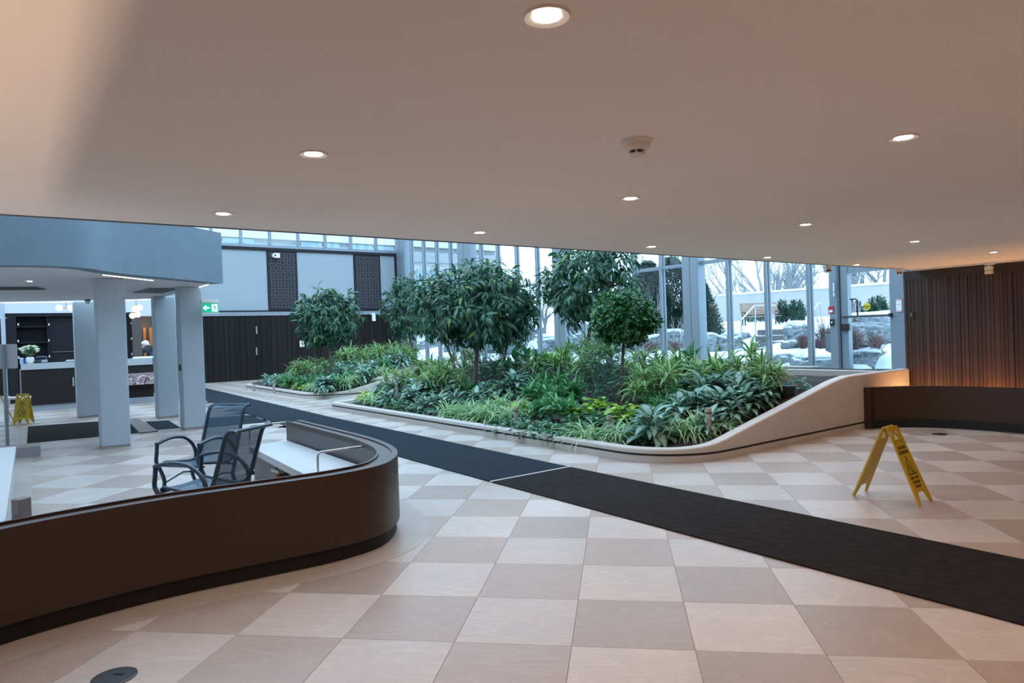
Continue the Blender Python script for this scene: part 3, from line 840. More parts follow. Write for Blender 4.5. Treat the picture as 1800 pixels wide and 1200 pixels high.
MB().box(-.55, -.06, -1.6, 0.16, .0015, .15).build('block', mat('warm grey laminate', (.26, .23, .235), .5), lb_)
# floor borders of the lounge
bb = MB(); d = dv.normalized(); nrm = Vector((-d.y, d.x, 0))
bb.add([tuple(a_) for a_ in ((at(28, 800)+Vector((0, 0, .0016))), (at(55, 800)+Vector((0, 0, .0016))), (at(57, 905)+Vector((0, 0, .0016))), (at(10, 920)+Vector((0, 0, .0016))))], [(0, 1, 2, 3), ])
bb.build('border', M_BORDER, fl)

# ================================================================== WET FLOOR SIGNS
M_YEL = mat('yellow plastic', (.50, .33, .012), .45, noise=(6, .08))
M_INK = mat('black print', (.012, .012, .012), .5)
def sign_panel(parent, tilt, lines_top, lines_bot, facing, printed=True, wide=1.0):
    """one leaf, local x across, y up, hinged at the top; tilt about x"""
    L = .675; wb_, wt_ = .135*wide, .105*wide
    outer = [(-wb_, -L), (-wb_+.032, -L), (-.045, -L+.135), (-.030, -L+.10), (-.014, -L+.125), (0, -L+.105), (.014, -L+.125), (.030, -L+.10), (.045, -L+.135), (wb_-.032, -L), (wb_, -L),
             (wt_, 0), (wt_-.012, .012), (-wt_+.012, .012)]
    holes = [[(-.072*wide, -.032), (-.016, -.032), (-.070*wide, -.10)], [(.072*wide, -.032), (.070*wide, -.10), (.016, -.032)], [(0, -.042), (.052*wide, -.104), (-.052*wide, -.104)]]
    s = slab(outer, holes, .012, 'leaf', M_YEL, parent)
    s.matrix_local = tilt
    rim = MB()
    for sx in (-1, 1):
        rim.tube([(sx*(wb_-.006), -L+.004, .012), (sx*(wt_-.006), -.01, .012)], .006, 6)
    rim.tube([(-wt_+.01, -.112, .012), (wt_-.01, -.112, .012)], .005, 6)
    rm_ = rim.build('rim', M_YEL, s)
    if printed:
        def T(y, sx=1): return Matrix.Translation((0, y, .0125)) @ Matrix.Diagonal((sx, 1, 1, 1))
        for k, t in enumerate(lines_top): text(t, .038, M_INK, s, T(-.185-.042*k, .85*wide), bold=.0012)
        for k, t in enumerate(lines_bot): text(t, .031, M_INK, s, T(-.452-.036*k, .85*wide), bold=.001)
        # warning triangle with a slipping figure
        pic = MB(); z = .0130
        def tri(r, cy): return [(r*math.sin(a), cy+r*math.cos(a)) for a in (0, 2*PI/3, 4*PI/3)]
        o_, i_ = tri(.112, -.365), tri(.090, -.367)
        vs = [(x*.82*wide, y, z) for x, y in o_]+[(x*.82*wide, y, z) for x, y in i_]
        pic.add(vs, [(0, 3, 4, 1), (1, 4, 5, 2), (2, 5, 3, 0)])
        def seg(a, b_, w):
            d = Vector((b_[0]-a[0], b_[1]-a[1])).normalized(); n = Vector((-d.y, d.x))*w
            pic.add([(a[0]+n.x, a[1]+n.y, z), (a[0]-n.x, a[1]-n.y, z), (b_[0]-n.x, b_[1]-n.y, z), (b_[0]+n.x, b_[1]+n.y, z)], [(0, 1, 2, 3)])
        cy = -.382
        seg((-.009, cy+.028), (.004, cy-.002), .0065); seg((.004, cy-.002), (.036, cy-.016), .005); seg((.004, cy-.002), (.018, cy-.03), .005)
        seg((-.008, cy+.024), (.016, cy+.022), .003); seg((-.008, cy+.024), (-.026, cy+.010), .003); seg((-.036, cy-.034), (.03, cy-.036), .003); seg((-.03, cy-.022), (-.008, cy-.027), .002)
        pic.add([(-.012+.008*math.cos(a*PI/5), cy+.040+.008*math.sin(a*PI/5), z) for a in range(10)], [tuple(range(10))])
        pic.build('warning_pictogram', M_INK, s)
    return s
def wet_sign(A, Bp, label, rz=None, top=('CAUTION', 'ATTENTION'), bot=('WET FLOOR', 'PLANCHER', 'MOUILLÉ'), printed=(True, True), wide=1.0):
    """A, Bp: midpoints of the feet of the two leaves; the leaf at Bp faces away from A"""
    mid = (A+Bp)/2; d = (Bp-A); half = d.length/2
    h = math.sqrt(.675**2-half**2)
    r = thing('wet_floor_sign', (mid.x, mid.y, 0.002), label, 'sign', math.atan2(d.y, d.x))
    tl = math.asin(half/.675)
    # leaf frame: x across = local y, up = z leaning
    for s, pr in ((1, printed[1]), (-1, printed[0])):
        X = Vector((0, s, 0)); Y = Vector((-s*math.sin(tl), 0, math.cos(tl))); Z = X.cross(Y)
        M = Matrix(((X.x, Y.x, Z.x, s*.012), (X.y, Y.y, Z.y, 0), (X.z, Y.z, Z.z, h), (0, 0, 0, 1)))
        sign_panel(r, M, top, bot, 1, pr, wide)
    hb = MB(); hb.tube([(0, -.09*wide, h+.004), (0, .09*wide, h+.002)], .008, 8); hb.build('hinge', M_YEL, r, smooth=True)
    return r
fa = (at(1500, 872)+at(1530, 864))/2; fb_ = (at(1611, 889)+at(1635, 881))/2
wet_sign(fa, fb_, 'yellow folding caution sign standing open on the tiles near the right low partition')
c1 = at(40, 745); 
wet_sign(c1+Vector((-.12, .22, 0)), c1+Vector((.12, -.16, 0)), 'yellow wet floor sign facing the room, in front of the reception desk', top=('WET', 'FLOOR'), bot=('PLANCHER', 'MOUILLÉ'), wide=1.1)
c2 = at(8, 747)
wet_sign(c2+Vector((-.22, -.22, 0)), c2+Vector((.12, .12, 0)), 'yellow wet floor sign seen edge-on, behind the pole at the left edge', wide=1.1)

# ================================================================== EXIT SIGN, SCREEN CAMERA
M_GREEN = mat('lit green sign', (.0, .35, .2), .4, emit=((.0, .58, .33), .4))
M_SIGNW = mat('lit white sign', (.9, .95, .95), .4, emit=((.85, 1, .97), .75))
pe = onv(369.5, 541, 11.05)
ex = thing('exit_sign', pe, 'green running man exit sign with a left arrow beside the white column', 'sign', PI/4)
MB().box(-.15, .15, -.015, .03, -.115, .115).build('housing', M_WHITEPLASTIC, ex)
MB().box(-.147, .147, -.02, -.0152, -.085, .085).build('face', M_GREEN, ex)
MB().box(-.15, .16, -.03, .05, .095, .135).build('top_housing', M_WHITEPLASTIC, ex)
MB().box(-.15, .15, -.02, .08, .135, SZ-pe.z if False else .16).build('bracket', M_WHITEPLASTIC, ex)
ar = MB(); y = -.0212
ar.add([(x-.075, y, z) for x, z in ((-.06, 0), (0, .05), (.012, .035), (-.018, .012), (.06, .012), (.06, -.012), (-.018, -.012), (.012, -.035), (0, -.05))], [(0, 8, 7, 6, 3, 2, 1), (3, 6, 5, 4)])
ar.build('arrow', M_SIGNW, ex)
fm = MB(); fm.box(.022, .124, -.0212, -.0201, -.07, .07); fm.build('pictogram_field', M_SIGNW, ex)
rn = MB(); y = -.0222
def sg(a, b_, w):
    k_ = 1.3; a = (a[0]*k_, a[1]*k_+.003); b_ = (b_[0]*k_, b_[1]*k_+.003); w *= k_
    d = Vector((b_[0]-a[0], b_[1]-a[1])).normalized(); n = Vector((-d.y, d.x))*w
    rn.add([(a[0]+n.x+.07, y, a[1]+n.y), (a[0]-n.x+.07, y, a[1]-n.y), (b_[0]-n.x+.07, y, b_[1]-n.y), (b_[0]+n.x+.07, y, b_[1]+n.y)], [(0, 1, 2, 3), (3, 2, 1, 0)])
sg((-.004, .03), (.006, -.008), .009); sg((.006, -.008), (-.016, -.025), .006); sg((-.016, -.025), (-.02, -.055), .005); sg((.006, -.008), (.02, -.03), .006); sg((.02, -.03), (.036, -.045), .005)
sg((-.004, .026), (-.026, .012), .005); sg((-.002, .026), (.018, .006), .005); sg((.018, .006), (.03, .014), .004)
rn.add([(.060+.0125*math.cos(a*PI/5), y, .058+.0125*math.sin(a*PI/5)) for a in range(10)], [tuple(range(10))])
rn.build('running_man', M_GREEN, ex)
pc = onv(483, 449, BV-.25)
sc_ = thing('wall_camera', pc, 'white bullet camera on the ornamental screen of the back wall', 'camera', PI/4)
b = MB(); b.tube([(-.02, .06, 0), (-.02, -.12, 0)], .1, 14); b.box(-.0, .19, -.1, .1, -.1, .1); b.build('housing', M_WHITEPLASTIC, sc_, smooth=True)
MB().tube([(-.02, -.115, 0), (-.02, -.135, 0)], .042, 14).build('lens', M_DARKPLASTIC, sc_)
# small wall fittings on the dark back wall
for px, py, lb in ((451, 580, 'upper pale door hinge on the dark board wall'), (451, 617, 'lower pale door hinge on the dark board wall')):
    p = onv(px, py, BV-.32); o = thing('hinge', p, lb, 'hinge', PI/4)
    MB().cbox(-.03, .03, -.02, .03, -.16, .16, .01).build('leaf', M_STEEL, o); MB().cyl(0, -.02, -.17, .17, .014, 8).build('pin', M_STEEL, o)
p = onv(531, 604, BV-.33); o = thing('wall_plate', p, 'small pale call plate on the dark board wall behind the left tree', 'plate', PI/4)
MB().cbox(-.1, .1, 0, .04, -.14, .14, .01).build('plate', M_WHITEPLASTIC, o); MB().cyl(0, -.005, -.02, .02, .03, 10).build('button', M_DARKPLASTIC, o)
p = onv(657, 557, BV-.6); o = thing('wall_light', p, 'small pale downlight can under the screen wall', 'lamp', PI/4)
MB().cyl(0, 0, -.19, .12, .09, 14).build('can', M_WHITEPLASTIC, o); MB().box(-.05, .05, -.02, .28, .12, .2).build('arm', M_WHITEPLASTIC, o)
# fittings by the glazed door
def plate(name, px0, py0, px1, py1, u, parts, label, cat):
    a = onu(px0, py0, u); c = onu(px1, py1, u); m_ = (a+c)/2
    o = thing(name, m_, label, cat, PI/4)
    hw = abs(a.dot(EV)-c.dot(EV))/2; hz = abs(a.z-c.z)/2
    for nm, x0, y0, x1, y1, m, d in parts:
        MB().box(-.02-d, 0, -hw+2*hw*(1-x1), -hw+2*hw*(1-x0), hz-2*hz*y1, hz-2*hz*y0).build(nm, m, o)
    return o
M_RED = mat('red plastic', (.45, .03, .04), .4); M_PAPER = mat('white paper', (.8, .78, .8), .7); M_PINK = mat('pink print', (.75, .45, .5), .7)
plate('fire_alarm', 1456.5, 539, 1466, 550.5, GU-.16, [('box', 0, 0, 1, 1, M_RED, 0), ('label', .15, .5, .85, .85, M_PAPER, .004)], 'small red fire alarm call point on the door post', 'alarm')
plate('keypad', 1459, 561, 1466.5, 572, GU-.17, [('box', 0, 0, 1, 1, M_DARKPLASTIC, 0), ('key_light', .4, .35, .6, .6, mat('blue light', (.5, .7, 1), .4, emit=((.4, .6, 1), 1)), .004)], 'small black keypad on the door post below the alarm', 'keypad')
plate('sticker_strip', 1464.5, 494, 1468, 521, GU-.17, [('strip', 0, 0, 1, 1, mat('pale blue print', (.55, .68, .8), .6), 0), ('band', 0, 0, 1, .08, mat('blue print', (.05, .2, .5), .6), .003), ('band', 0, .66, 1, .72, mat('blue print'), .003)], 'narrow pale blue sticker high on the door post', 'sticker')
nt_ = plate('notice', 1575.5, 526, 1586, 547.5, GU-.13, [('sheet', 0, 0, 1, 1, M_PAPER, 0), ('heading', 0, 0, 1, .12, M_PINK, .002), ('line', .1, .4, .95, .46, M_PINK, .002), ('footer', 0, .88, 1, 1, M_PINK, .002)], 'white notice with pink print on the door jamb', 'notice')
pcs = onu(1524, 538.5, GU-.04)
cs = thing('caution_sticker', pcs, 'round yellow caution sticker on the door glass', 'sticker', PI/4)
MB().tube([(-.002, 0, 0), (.002, 0, 0)], .083, 24).build('disc', mat('yellow vinyl', (.75, .62, .03), .5), cs)
MB().box(-.004, -.002, -.083, .083, -.018, .02).build('band', M_INK, cs)
Mx = Matrix(((0, 0, -1, -.0045), (-1, 0, 0, 0), (0, 1, 0, 0), (0, 0, 0, 1)))
text('CAUTION', .036, mat('yellow vinyl'), cs, Mx, bold=.0012, depth=.0004)
text('DOOR', .026, M_INK, cs, Matrix.Translation((0, 0, -.042)) @ Mx, bold=.0008, depth=.0004)

# ================================================================== RECEPTION
DV = 19.2
rd = thing('reception_desk', W(-.5, DV), 'long dark reception desk with pale top and marble band, behind the white columns', 'desk', PI/4)
def du(px, py=680): return onv(px, py, DV).dot(EU)+.5
ud0, ud1, ud2, ud3 = du(38), du(134), du(206), du(274)
zt0 = onv(85, 637.5, DV).z; zt1 = onv(85, 648, DV).z; zp0 = onv(85, 709, DV).z
M_DESKTOP = mat('grey stone counter', (.38, .40, .42), .4)
M_DESKB = mat('dark desk laminate', (.016, .0125, .012), .6, spec=.25, noise=(10, .2, (.3, 1, 4)))
M_PLINTH = mat('grey kick plate', (.30, .33, .36), .4)
def marble():
    m = mat('purple veined marble', (.55, .47, .47), .25); nt = m.node_tree; N = nt.nodes; L = nt.links; p = N['Principled BSDF']
    tc = N.new('ShaderNodeTexCoord'); n = N.new('ShaderNodeTexNoise'); n.inputs['Scale'].default_value = 4.5; n.inputs['Detail'].default_value = 7; n.inputs['Distortion'].default_value = 2.4
    r = N.new('ShaderNodeValToRGB'); e = r.color_ramp.elements
    e[0].position = .36; e[0].color = (.09, .04, .06, 1); e[1].position = .62; e[1].color = (.62, .58, .6, 1); x = e.new(.46); x.color = (.42, .33, .32, 1); x = e.new(.52); x.color = (.2, .13, .14, 1)
    L.new(tc.outputs['Object'], n.inputs['Vector']); L.new(n.outputs['Fac'], r.inputs[0]); L.new(r.outputs[0], p.inputs['Base Color']); return m
MARB = marble()
MB().box(ud0, ud1, 0, .9, .16, zt1).build('front_panel', M_DESKB, rd)
MB().box(ud0, ud1, -.03, .45, zt1, zt0).build('counter_top', M_DESKTOP, rd)
MB().box(ud0+.03, ud1, .04, .85, 0, .16).build('kick_plate', M_PLINTH, rd)
MB().box(ud0-.03, ud0, 0, .9, 0, zt1).build('end_panel', M_GREYLAM, rd)
z1 = onv(250, 629.5, DV).z; z2 = onv(250, 641, DV).z; z3 = onv(250, 655, DV).z; z4 = onv(250, 674.5, DV).z
MB().box(ud2, ud3-.06, 0, .9, .16, z2).build('front_panel', M_DESKB, rd)
MB().box(ud2, ud3-.06, -.03, .45, z2, z1).build('counter_top', M_DESKTOP, rd)
MB().box(ud2, ud3+.1, -.32, 0, z4, z3).build('marble_shelf', MARB, rd)
MB().box(ud2, ud3, -.02, .85, 0, .17).build('kick_plate', M_PLINTH, rd)
MB().box(ud1, ud2, .02, .9, 0, z2).build('front_panel', M_DESKB, rd)
hd = MB(); hu = du(129); zh0 = onv(129, 663, DV).z; zh1 = onv(129, 678, DV).z
hd.tube([(hu, 0, zh0), (hu, -.06, zh0), (hu, -.06, zh1), (hu, 0, zh1)], .02, 6); hd.build('handle', M_STEEL, rd)
tg = thing('document_tray', W(du(257)-.5, DV+.2, z1+.001), 'white tray lying on the right end of the reception counter', 'tray', PI/4)
MB().cbox(-.28, .3, -.12, .12, 0, .035, .01).build('tray', M_WHITEPLASTIC, tg); MB().box(-.24, .26, -.09, .09, .035, .045).build('papers', M_PAPER, tg)
# things on the left counter
def onc(px, dz=0, dv_=.2): return W(onv(px, 640, DV+dv_).dot(EU), DV+dv_, zt0+.001)
vs_ = thing('flower_vase', onc(53), 'white vase with a bouquet of cream flowers on the reception counter', 'vase')
MB().lathe([(.07, 0), (.10, .05), (.10, .13), (.065, .17)], 18).build('vase', M_WHITEPLASTIC, vs_, smooth=True)
M_PETAL = mat('cream petals', (.72, .76, .62), .7); M_LEAFD = mat('dark bouquet leaves', (.05, .11, .04), .6)
r_ = random.Random(3)
for k in range(22):
    a = r_.uniform(0, 2*PI); rr = r_.uniform(.0, .25); z = .30+r_.uniform(-.06, .16)*(1-rr)
    b = MB(); x, y = rr*math.cos(a), rr*math.sin(a)*.7
    for q in range(7):
        an = q*2*PI/7; b.add([(x, y, z), (x+.05*math.cos(an-.4), y+.05*math.sin(an-.4), z+.02), (x+.066*math.cos(an), y+.066*math.sin(an), z+.045), (x+.05*math.cos(an+.4), y+.05*math.sin(an+.4), z+.02)], [(0, 1, 2, 3)])
    b.sphere((x, y, z+.02), .032, 8, 5); b.build('flower', M_PETAL, vs_)
b = MB()
for k in range(60):
    a = r_.uniform(0, 2*PI); t = r_.uniform(.2, 1.1); c, s = math.cos(a), math.sin(a); L_ = r_.uniform(.25, .42)
    p0 = Vector((.02*c, .02*s, .16)); p1 = p0+Vector((c*L_*math.sin(t), s*L_*math.sin(t)*.7, L_*math.cos(t))); w = Vector((-s, c, 0))*.014
    m_ = (p0+p1)/2; b.add([p0, m_+w*1.6, p1, m_-w*1.6], [(0, 1, 2, 3)])
tag(b.build('foliage', M_LEAFD, vs_), kind='stuff')
def cbx(px, w, d, h, m, label, nm, cat, lid=None):
    o = thing(nm, onc(px), label, cat, PI/4)
    MB().cbox(-w/2, w/2, -d/2, d/2, 0, h, .006).build('body', m, o)
    MB().box(-w/2-.004, w/2+.004, -d/2-.004, d/2+.004, h*.86, h+.004).build('lid', lid or m, o)
cbx(38, .075, .10, .15, mat('pale blue card', (.30, .42, .52), .5), 'pale blue box at the left end of the reception counter', 'box', 'box', M_WHITEPLASTIC)
cbx(43.5, .07, .08, .14, mat('deep blue card', (.04, .05, .25), .5), 'deep blue box between the pale box and the flower vase', 'box', 'box')
tl_ = thing('telephone', onc(73), 'dark desk telephone right of the flower vase', 'telephone', PI/4)
MB().cbox(-.14, .14, -.1, .1, 0, .09, .02).build('base', M_DARKPLASTIC, tl_); MB().tube([(-.12, 0, .13), (-.09, 0, .15), (.09, 0, .15), (.12, 0, .13)], .03, 8).build('handset', mat('navy plastic', (.02, .03, .08), .4), tl_)
MB().box(.0, .13, -.115, -.1, .02, .08).build('display', mat('pale display', (.3, .36, .42), .3), tl_)
cbx(81.5, .03, .03, .15, mat('olive plastic', (.25, .24, .12), .5), 'small olive bottle on the reception counter', 'bottle', 'bottle')
tb = thing('document_tray', onc(127), 'flat grey tray on the counter next to the far left column', 'tray', PI/4)
MB().cbox(-.16, .1, -.1, .1, 0, .03, .008).build('tray', M_GREYLAM, tb); MB().box(-.13, .08, -.07, .07, .03, .05).build('papers', M_PAPER, tb)
# back cabinets of the reception
CV = 23.2
cab = thing('back_cabinet', W(-.5, CV), 'dark wall cabinets with small pale hinges behind the reception desk', 'cabinet', PI/4)
def cu(px, py=610): return onv(px, py, CV).dot(EU)+.5
M_CAB = mat('dark cabinet laminate', (.013, .012, .016), .6, spec=.2); M_CAB2 = mat('darker cabinet recess', (.006, .006, .008), .7, spec=.15)
c0, c1, c2, c3, c4 = cu(14), cu(30), cu(84), cu(136), cu(243)
zc = onv(80, 556, CV).z; zf = onv(80, 550, CV).z
MB().box(c0, c4, .2, .6, 0, zc).build('carcass', M_CAB2, cab)
MB().box(c0-.1, c4, -.0, .6, zc, zf).build('cornice', M_CAB, cab)
MB().box(c0, c1, 0, .2, 0, zc).build('side_panel', M_CAB, cab)
MB().box(c2+.04, c3+.5, .12, .2, 0, zc).build('door', M_CAB, cab)
for z in (onv(60, 640, CV).z, onv(60, 603, CV).z, onv(60, 575, CV).z):
    MB().box(c1, c2, .05, .2, z, z+.04).build('shelf', M_CAB, cab)
MB().box(c2, c2+.04, .04, .2, 0, zc).build('upright', M_CAB, cab)
us = cu(233); MB().box(us, us+.28, -.05, .6, 0, zc).build('upright', mat('brown grey laminate', (.085, .065, .06), .5), cab)
u5 = cu(214); MB().box(u5-.6, us, .1, .2, 0, zc).build('door', M_CAB, cab)
for px, py in ((86, 570), (86, 598), (87, 626), (32, 570), (32, 599), (33, 628), (231, 568), (231.5, 595), (232, 622)):
    p = onv(px, py, CV+.0); q = (cu(px, py), p.z)
    MB().cbox(q[0]-.016, q[0]+.016, .0, .03, q[1]-.034, q[1]+.034, .006).build('hinge', M_WHITEPLASTIC, cab)
MB().box(cu(92), cu(130), .09, .12, onv(110, 618.5, CV).z, onv(110, 617.5, CV).z).build('edge_strip', M_GREYLAM, cab)
# doorway with a warm lit interior, right of the cabinets
un = cu(248)
dr = thing('doorway', W(un-.5, CV+.3), 'dark doorway with warm amber panels behind the person', 'doorway', PI/4)
MB().box(0, 1.15, .3, .34, 0, zc).build('back_board', mat('dark brown board', (.045, .032, .027), .5), dr)
M_AMBER = mat('amber wood panel', (.40, .14, .03), .4)
for pa_, pb3 in ((257, 262), (268, 273)):
    a_, b3 = cu(pa_)-un, cu(pb3)-un
    MB().box(a_, b3, .25, .3, .4, onv(260, 575, CV).z).build('amber_panel', M_AMBER, dr)
lamp('doorway_light', 'POINT', W(cu(262)-.5, CV+.1, 2.3), 5, (1.0, .6, .3), shadow_soft_size=.1)
# ring chandeliers
def globe_lamp(px, py, V, spots, label):
    p = onv(px, py, V); r = thing('globe_pendant', p, label, 'lamp', PI/4)
    b = MB(); b.tube([(0, 0, SZ-.2-p.z if False else .62), (0, 0, .05)], .008, 6); b.tube([(s[0], s[1], s[2]) for s in spots], .012, 6) if len(spots) > 1 else None
    b.build('stem', mat('brass', (.45, .28, .12), .35, metal=.8), r)
    for s in spots:
        m = MB(); m.sphere(s, .085, 14, 10); m.build('globe', mat('warm lit globe', (1, .9, .8), .3, emit=((1, .72, .5), 1.6)), r, smooth=True)
globe_lamp(116, 541, 20.6, [(-.16, 0, 0), (.12, 0, 0)], 'pendant with two lit globes left of the far left column')
globe_lamp(240, 551, 20.6, [(-.10, .1, -.06), (.03, 0, -.03), (-.06, -.1, .12), (.10, .1, .18), (.02, .2, .16)], 'cluster pendant with warm lit globes above the right desk')
# air vents in the reception soffit
def vent(px, py, w, l, ang, label):
    p = at(px, py, SZ); r = thing('air_vent', (p.x, p.y, SZ), label, 'vent', ang)
    MB().box(-w/2, w/2, -l/2, l/2, -.012, 0).build('frame', mat('grey vent', (.16, .17, .2), .5), r)
    for k in range(6):
        x = -w/2+w*(k+.5)/6; MB().box(x-.018, x+.018, -l/2+.03, l/2-.03, -.02, -.012).build('slat', mat('dark vent', (.05, .055, .07), .5), r)
vent(8, 506, .55, 1.1, PI/4+1.3, 'dark slatted air vent at the left end of the reception soffit')
vent(275, 510, .55, 1.2, PI/4+.1, 'dark air vent in the soffit between the front columns')
tg2 = at(154, 526, SZ)
o = thing('security_camera', (tg2.x, tg2.y, SZ), 'small grey camera on the soffit beside the far left column', 'camera')
MB().lathe([(.06, 0), (.06, -.04)], 16).build('base', M_GREYLAM, o); b = MB(); b.sphere((0, 0, -.06), .05, 14, 8); b.build('ball', M_WHITEPLASTIC, o, smooth=True)
o = thing('column_reader', onu(317.5, 646, .36), 'black oval reader on the side of the column by the exit sign', 'reader', PI/4)
MB().cbox(-.03, .0, -.04, .04, -.06, .06, .01).build('body', M_DARKPLASTIC, o)
# pole with a grey box at the left edge
pp = at(14, 790)
po = thing('pole_box_stand', (pp.x, pp.y, .002), 'pale grey box on a pole at the left edge', 'stand', .4)
zq0 = pp.z+onv(14, 648, pp.dot(EV)).z; zq1 = onv(14, 605, pp.dot(EV)).z
MB().tube([(0, 0, 0), (0, 0, zq1)], .026, 12).build('pole', M_ALU, po, smooth=True)
MB().cyl(0, 0, 0, .02, .15, 20).build('foot_plate', M_ALU, po)
MB().cbox(-.16, .13, .02, .16, zq0, zq1, .01).build('box', mat('pale grey blue metal', (.48, .55, .62), .45), po)
p = onv(33, 697, 16.6)
wc = thing('white_cart', (p.x, p.y, 0), 'white cart with clutter behind the yellow wet floor signs', 'cart', .5)
MB().box(-.26, .2, -.15, .15, p.z-.05, p.z).build('top', M_WHITEPLASTIC, wc)
for sx in (-.24, .18):
    for sy in (-.13, .13): MB().cyl(sx, sy, 0, p.z-.05, .015, 8).build('leg', M_STEEL, wc)
MB().box(-.24, .18, -.13, .13, .25, .28).build('shelf', M_WHITEPLASTIC, wc)

# ================================================================== PERSON behind the desk
M_COAT = mat('dark quilted coat', (.022, .030, .038), .8, bump=(14, .4, (1, 1, 5))); M_SKIN = mat('skin', (.55, .36, .29), .5); M_HAIR = mat('white hair', (.78, .76, .75), .7, noise=(40, .1))
def skin(name, joints, bones, m, parent, sub=2):
    me = bpy.data.meshes.new(name); me.from_pydata([j[:3] for j in joints], bones, []); me.materials.append(m)
    o = link(name, me, parent)
    mod = o.modifiers.new('skin', 'SKIN'); mod.use_smooth_shade = True
    if not me.skin_vertices: 
        bpy.context.view_layer.objects.active = o
    for i, j in enumerate(joints):
        sv = me.skin_vertices[0].data[i]; rr = j[3] if isinstance(j[3], tuple) else (j[3], j[3]); sv.radius = rr
        sv.use_root = (i == 0)
    s = o.modifiers.new('smooth', 'SUBSURF'); s.levels = sub; s.render_levels = sub
    return o
pv = DV+1.35; ph = onv(256, 607, pv)
pr = thing('person', W(ph.dot(EU)+.27, pv, 0), 'person with white hair in a dark hooded coat leaning over the reception desk', 'person', PI/4)
hz = ph.z   # head centre height; the person faces local -x (to the left)
sh = hz-.28
body_j = [(0.02, 0, .93, (.16, .15)), (-.02, 0, 1.08, (.165, .15)), (-.07, 0, 1.22, (.18, .17)), (-.14, 0, sh-.02, (.18, .15)), (-.20, 0, hz-.15, .065), (-.23, 0, hz-.03, .06),
          (-.12, -.19, sh-.02, .085), (-.14, -.25, sh-.27, .065), (-.36, -.22, sh-.38, .05), (-.12, .19, sh-.02, .085), (-.14, .25, sh-.27, .065), (-.36, .22, sh-.38, .05),
          (.02, -.11, .80, .105), (.01, -.11, .48, .075), (.04, -.11, .10, .055), (-.08, -.12, .05, .045), (.02, .11, .80, .105), (.01, .11, .48, .075), (.04, .11, .10, .055), (-.08, .12, .05, .045)]
body_b = [(0, 1), (1, 2), (2, 3), (3, 4), (4, 5), (3, 6), (6, 7), (7, 8), (3, 9), (9, 10), (10, 11), (0, 12), (12, 13), (13, 14), (14, 15), (0, 16), (16, 17), (17, 18), (18, 19)]
skin('body', body_j, body_b, M_COAT, pr)
hd_ = MB(Matrix.Translation((-.27, 0, hz)) @ Matrix.Rotation(-.25, 4, 'Y'))
hd_.loft([[(x*w_+ox, y*d_, z) for x, y in [(math.cos(a*PI/8), math.sin(a*PI/8)) for a in range(16)]] for w_, d_, z, ox in
          ((.02, .02, -.135, -.055), (.055, .045, -.12, -.04), (.075, .062, -.07, -.02), (.088, .07, 0, -.005), (.095, .076, .05, .0), (.085, .07, .095, .005), (.04, .035, .125, .01))], True, True)
hd_.loft([[(-.07, -.012, .035), (-.07, .012, .035), (-.098, 0, .03)], [(-.07, -.020, -.02), (-.07, .020, -.02), (-.122, 0, -.018)], [(-.07, -.018, -.034), (-.07, .018, -.034), (-.10, 0, -.034)]], True, True)
for s in (-1, 1): hd_.sphere((.01, s*.074, .0), .022, 8, 6, 1.4)
head = hd_.build('head', M_SKIN, pr, smooth=True, angle=80)
ft = MB(hd_.M)
for s in (-1, 1): ft.sphere((-.083, s*.03, .02), .011, 8, 6, .7)
ft.build('eyes', M_INK, head); mo = MB(hd_.M); mo.box(-.09, -.07, -.022, .022, -.066, -.06); mo.build('mouth', mat('lips', (.4, .2, .18), .5), head)
hr = MB(hd_.M)
hr.loft([[(x*w_+ox, y*d_, z) for x, y in [(math.cos(a*PI/8), math.sin(a*PI/8)) for a in range(16)]] for w_, d_, z, ox in
         ((.06, .068, -.06, .045), (.075, .08, -.02, .035), (.09, .086, .04, .02), (.103, .088, .07, .006), (.10, .084, .105, .004), (.06, .055, .138, .01), (.02, .02, .148, .012))], True, True)
hr.build('hair', M_HAIR, pr, smooth=True, angle=80)
ho = MB(Matrix.Translation((-.185, 0, hz-.10)) @ Matrix.Rotation(.32, 4, 'Y'))
ho.loft([[(x*w_, y*d_, z) for x, y in [(math.cos(a*PI/8), math.sin(a*PI/8)) for a in range(16)]] for w_, d_, z in ((.14, .17, -.14), (.165, .17, -.06), (.15, .15, .04), (.125, .125, .10), (.09, .10, .06))], True, True)
ho.build('hood', M_COAT, pr, smooth=True, angle=80)
for s in (-1, 1):
    hx, hy, hz2 = -.36, s*.22, sh-.38
    pj = [(hx+.02, hy, hz2, .032), (hx-.05, hy, hz2-.015, (.018, .036)), (hx-.09, hy, hz2-.02, (.014, .038))]
    pbn = [(0, 1), (1, 2)]
    for f_, (oy, ln_) in enumerate(((-.028, .06), (-.009, .075), (.010, .07), (.028, .055))):
        i0 = len(pj); pj += [(hx-.09-ln_*.55, hy+oy*1.1, hz2-.026, .0085), (hx-.09-ln_, hy+oy*1.15, hz2-.046, .0075)]; pbn += [(2, i0), (i0, i0+1)]
    i0 = len(pj); pj += [(hx-.06, hy-s*.05, hz2-.02, .010), (hx-.095, hy-s*.062, hz2-.03, .009)]; pbn += [(1, i0), (i0, i0+1)]
    skin('hand', pj, pbn, M_SKIN, pr, 1)
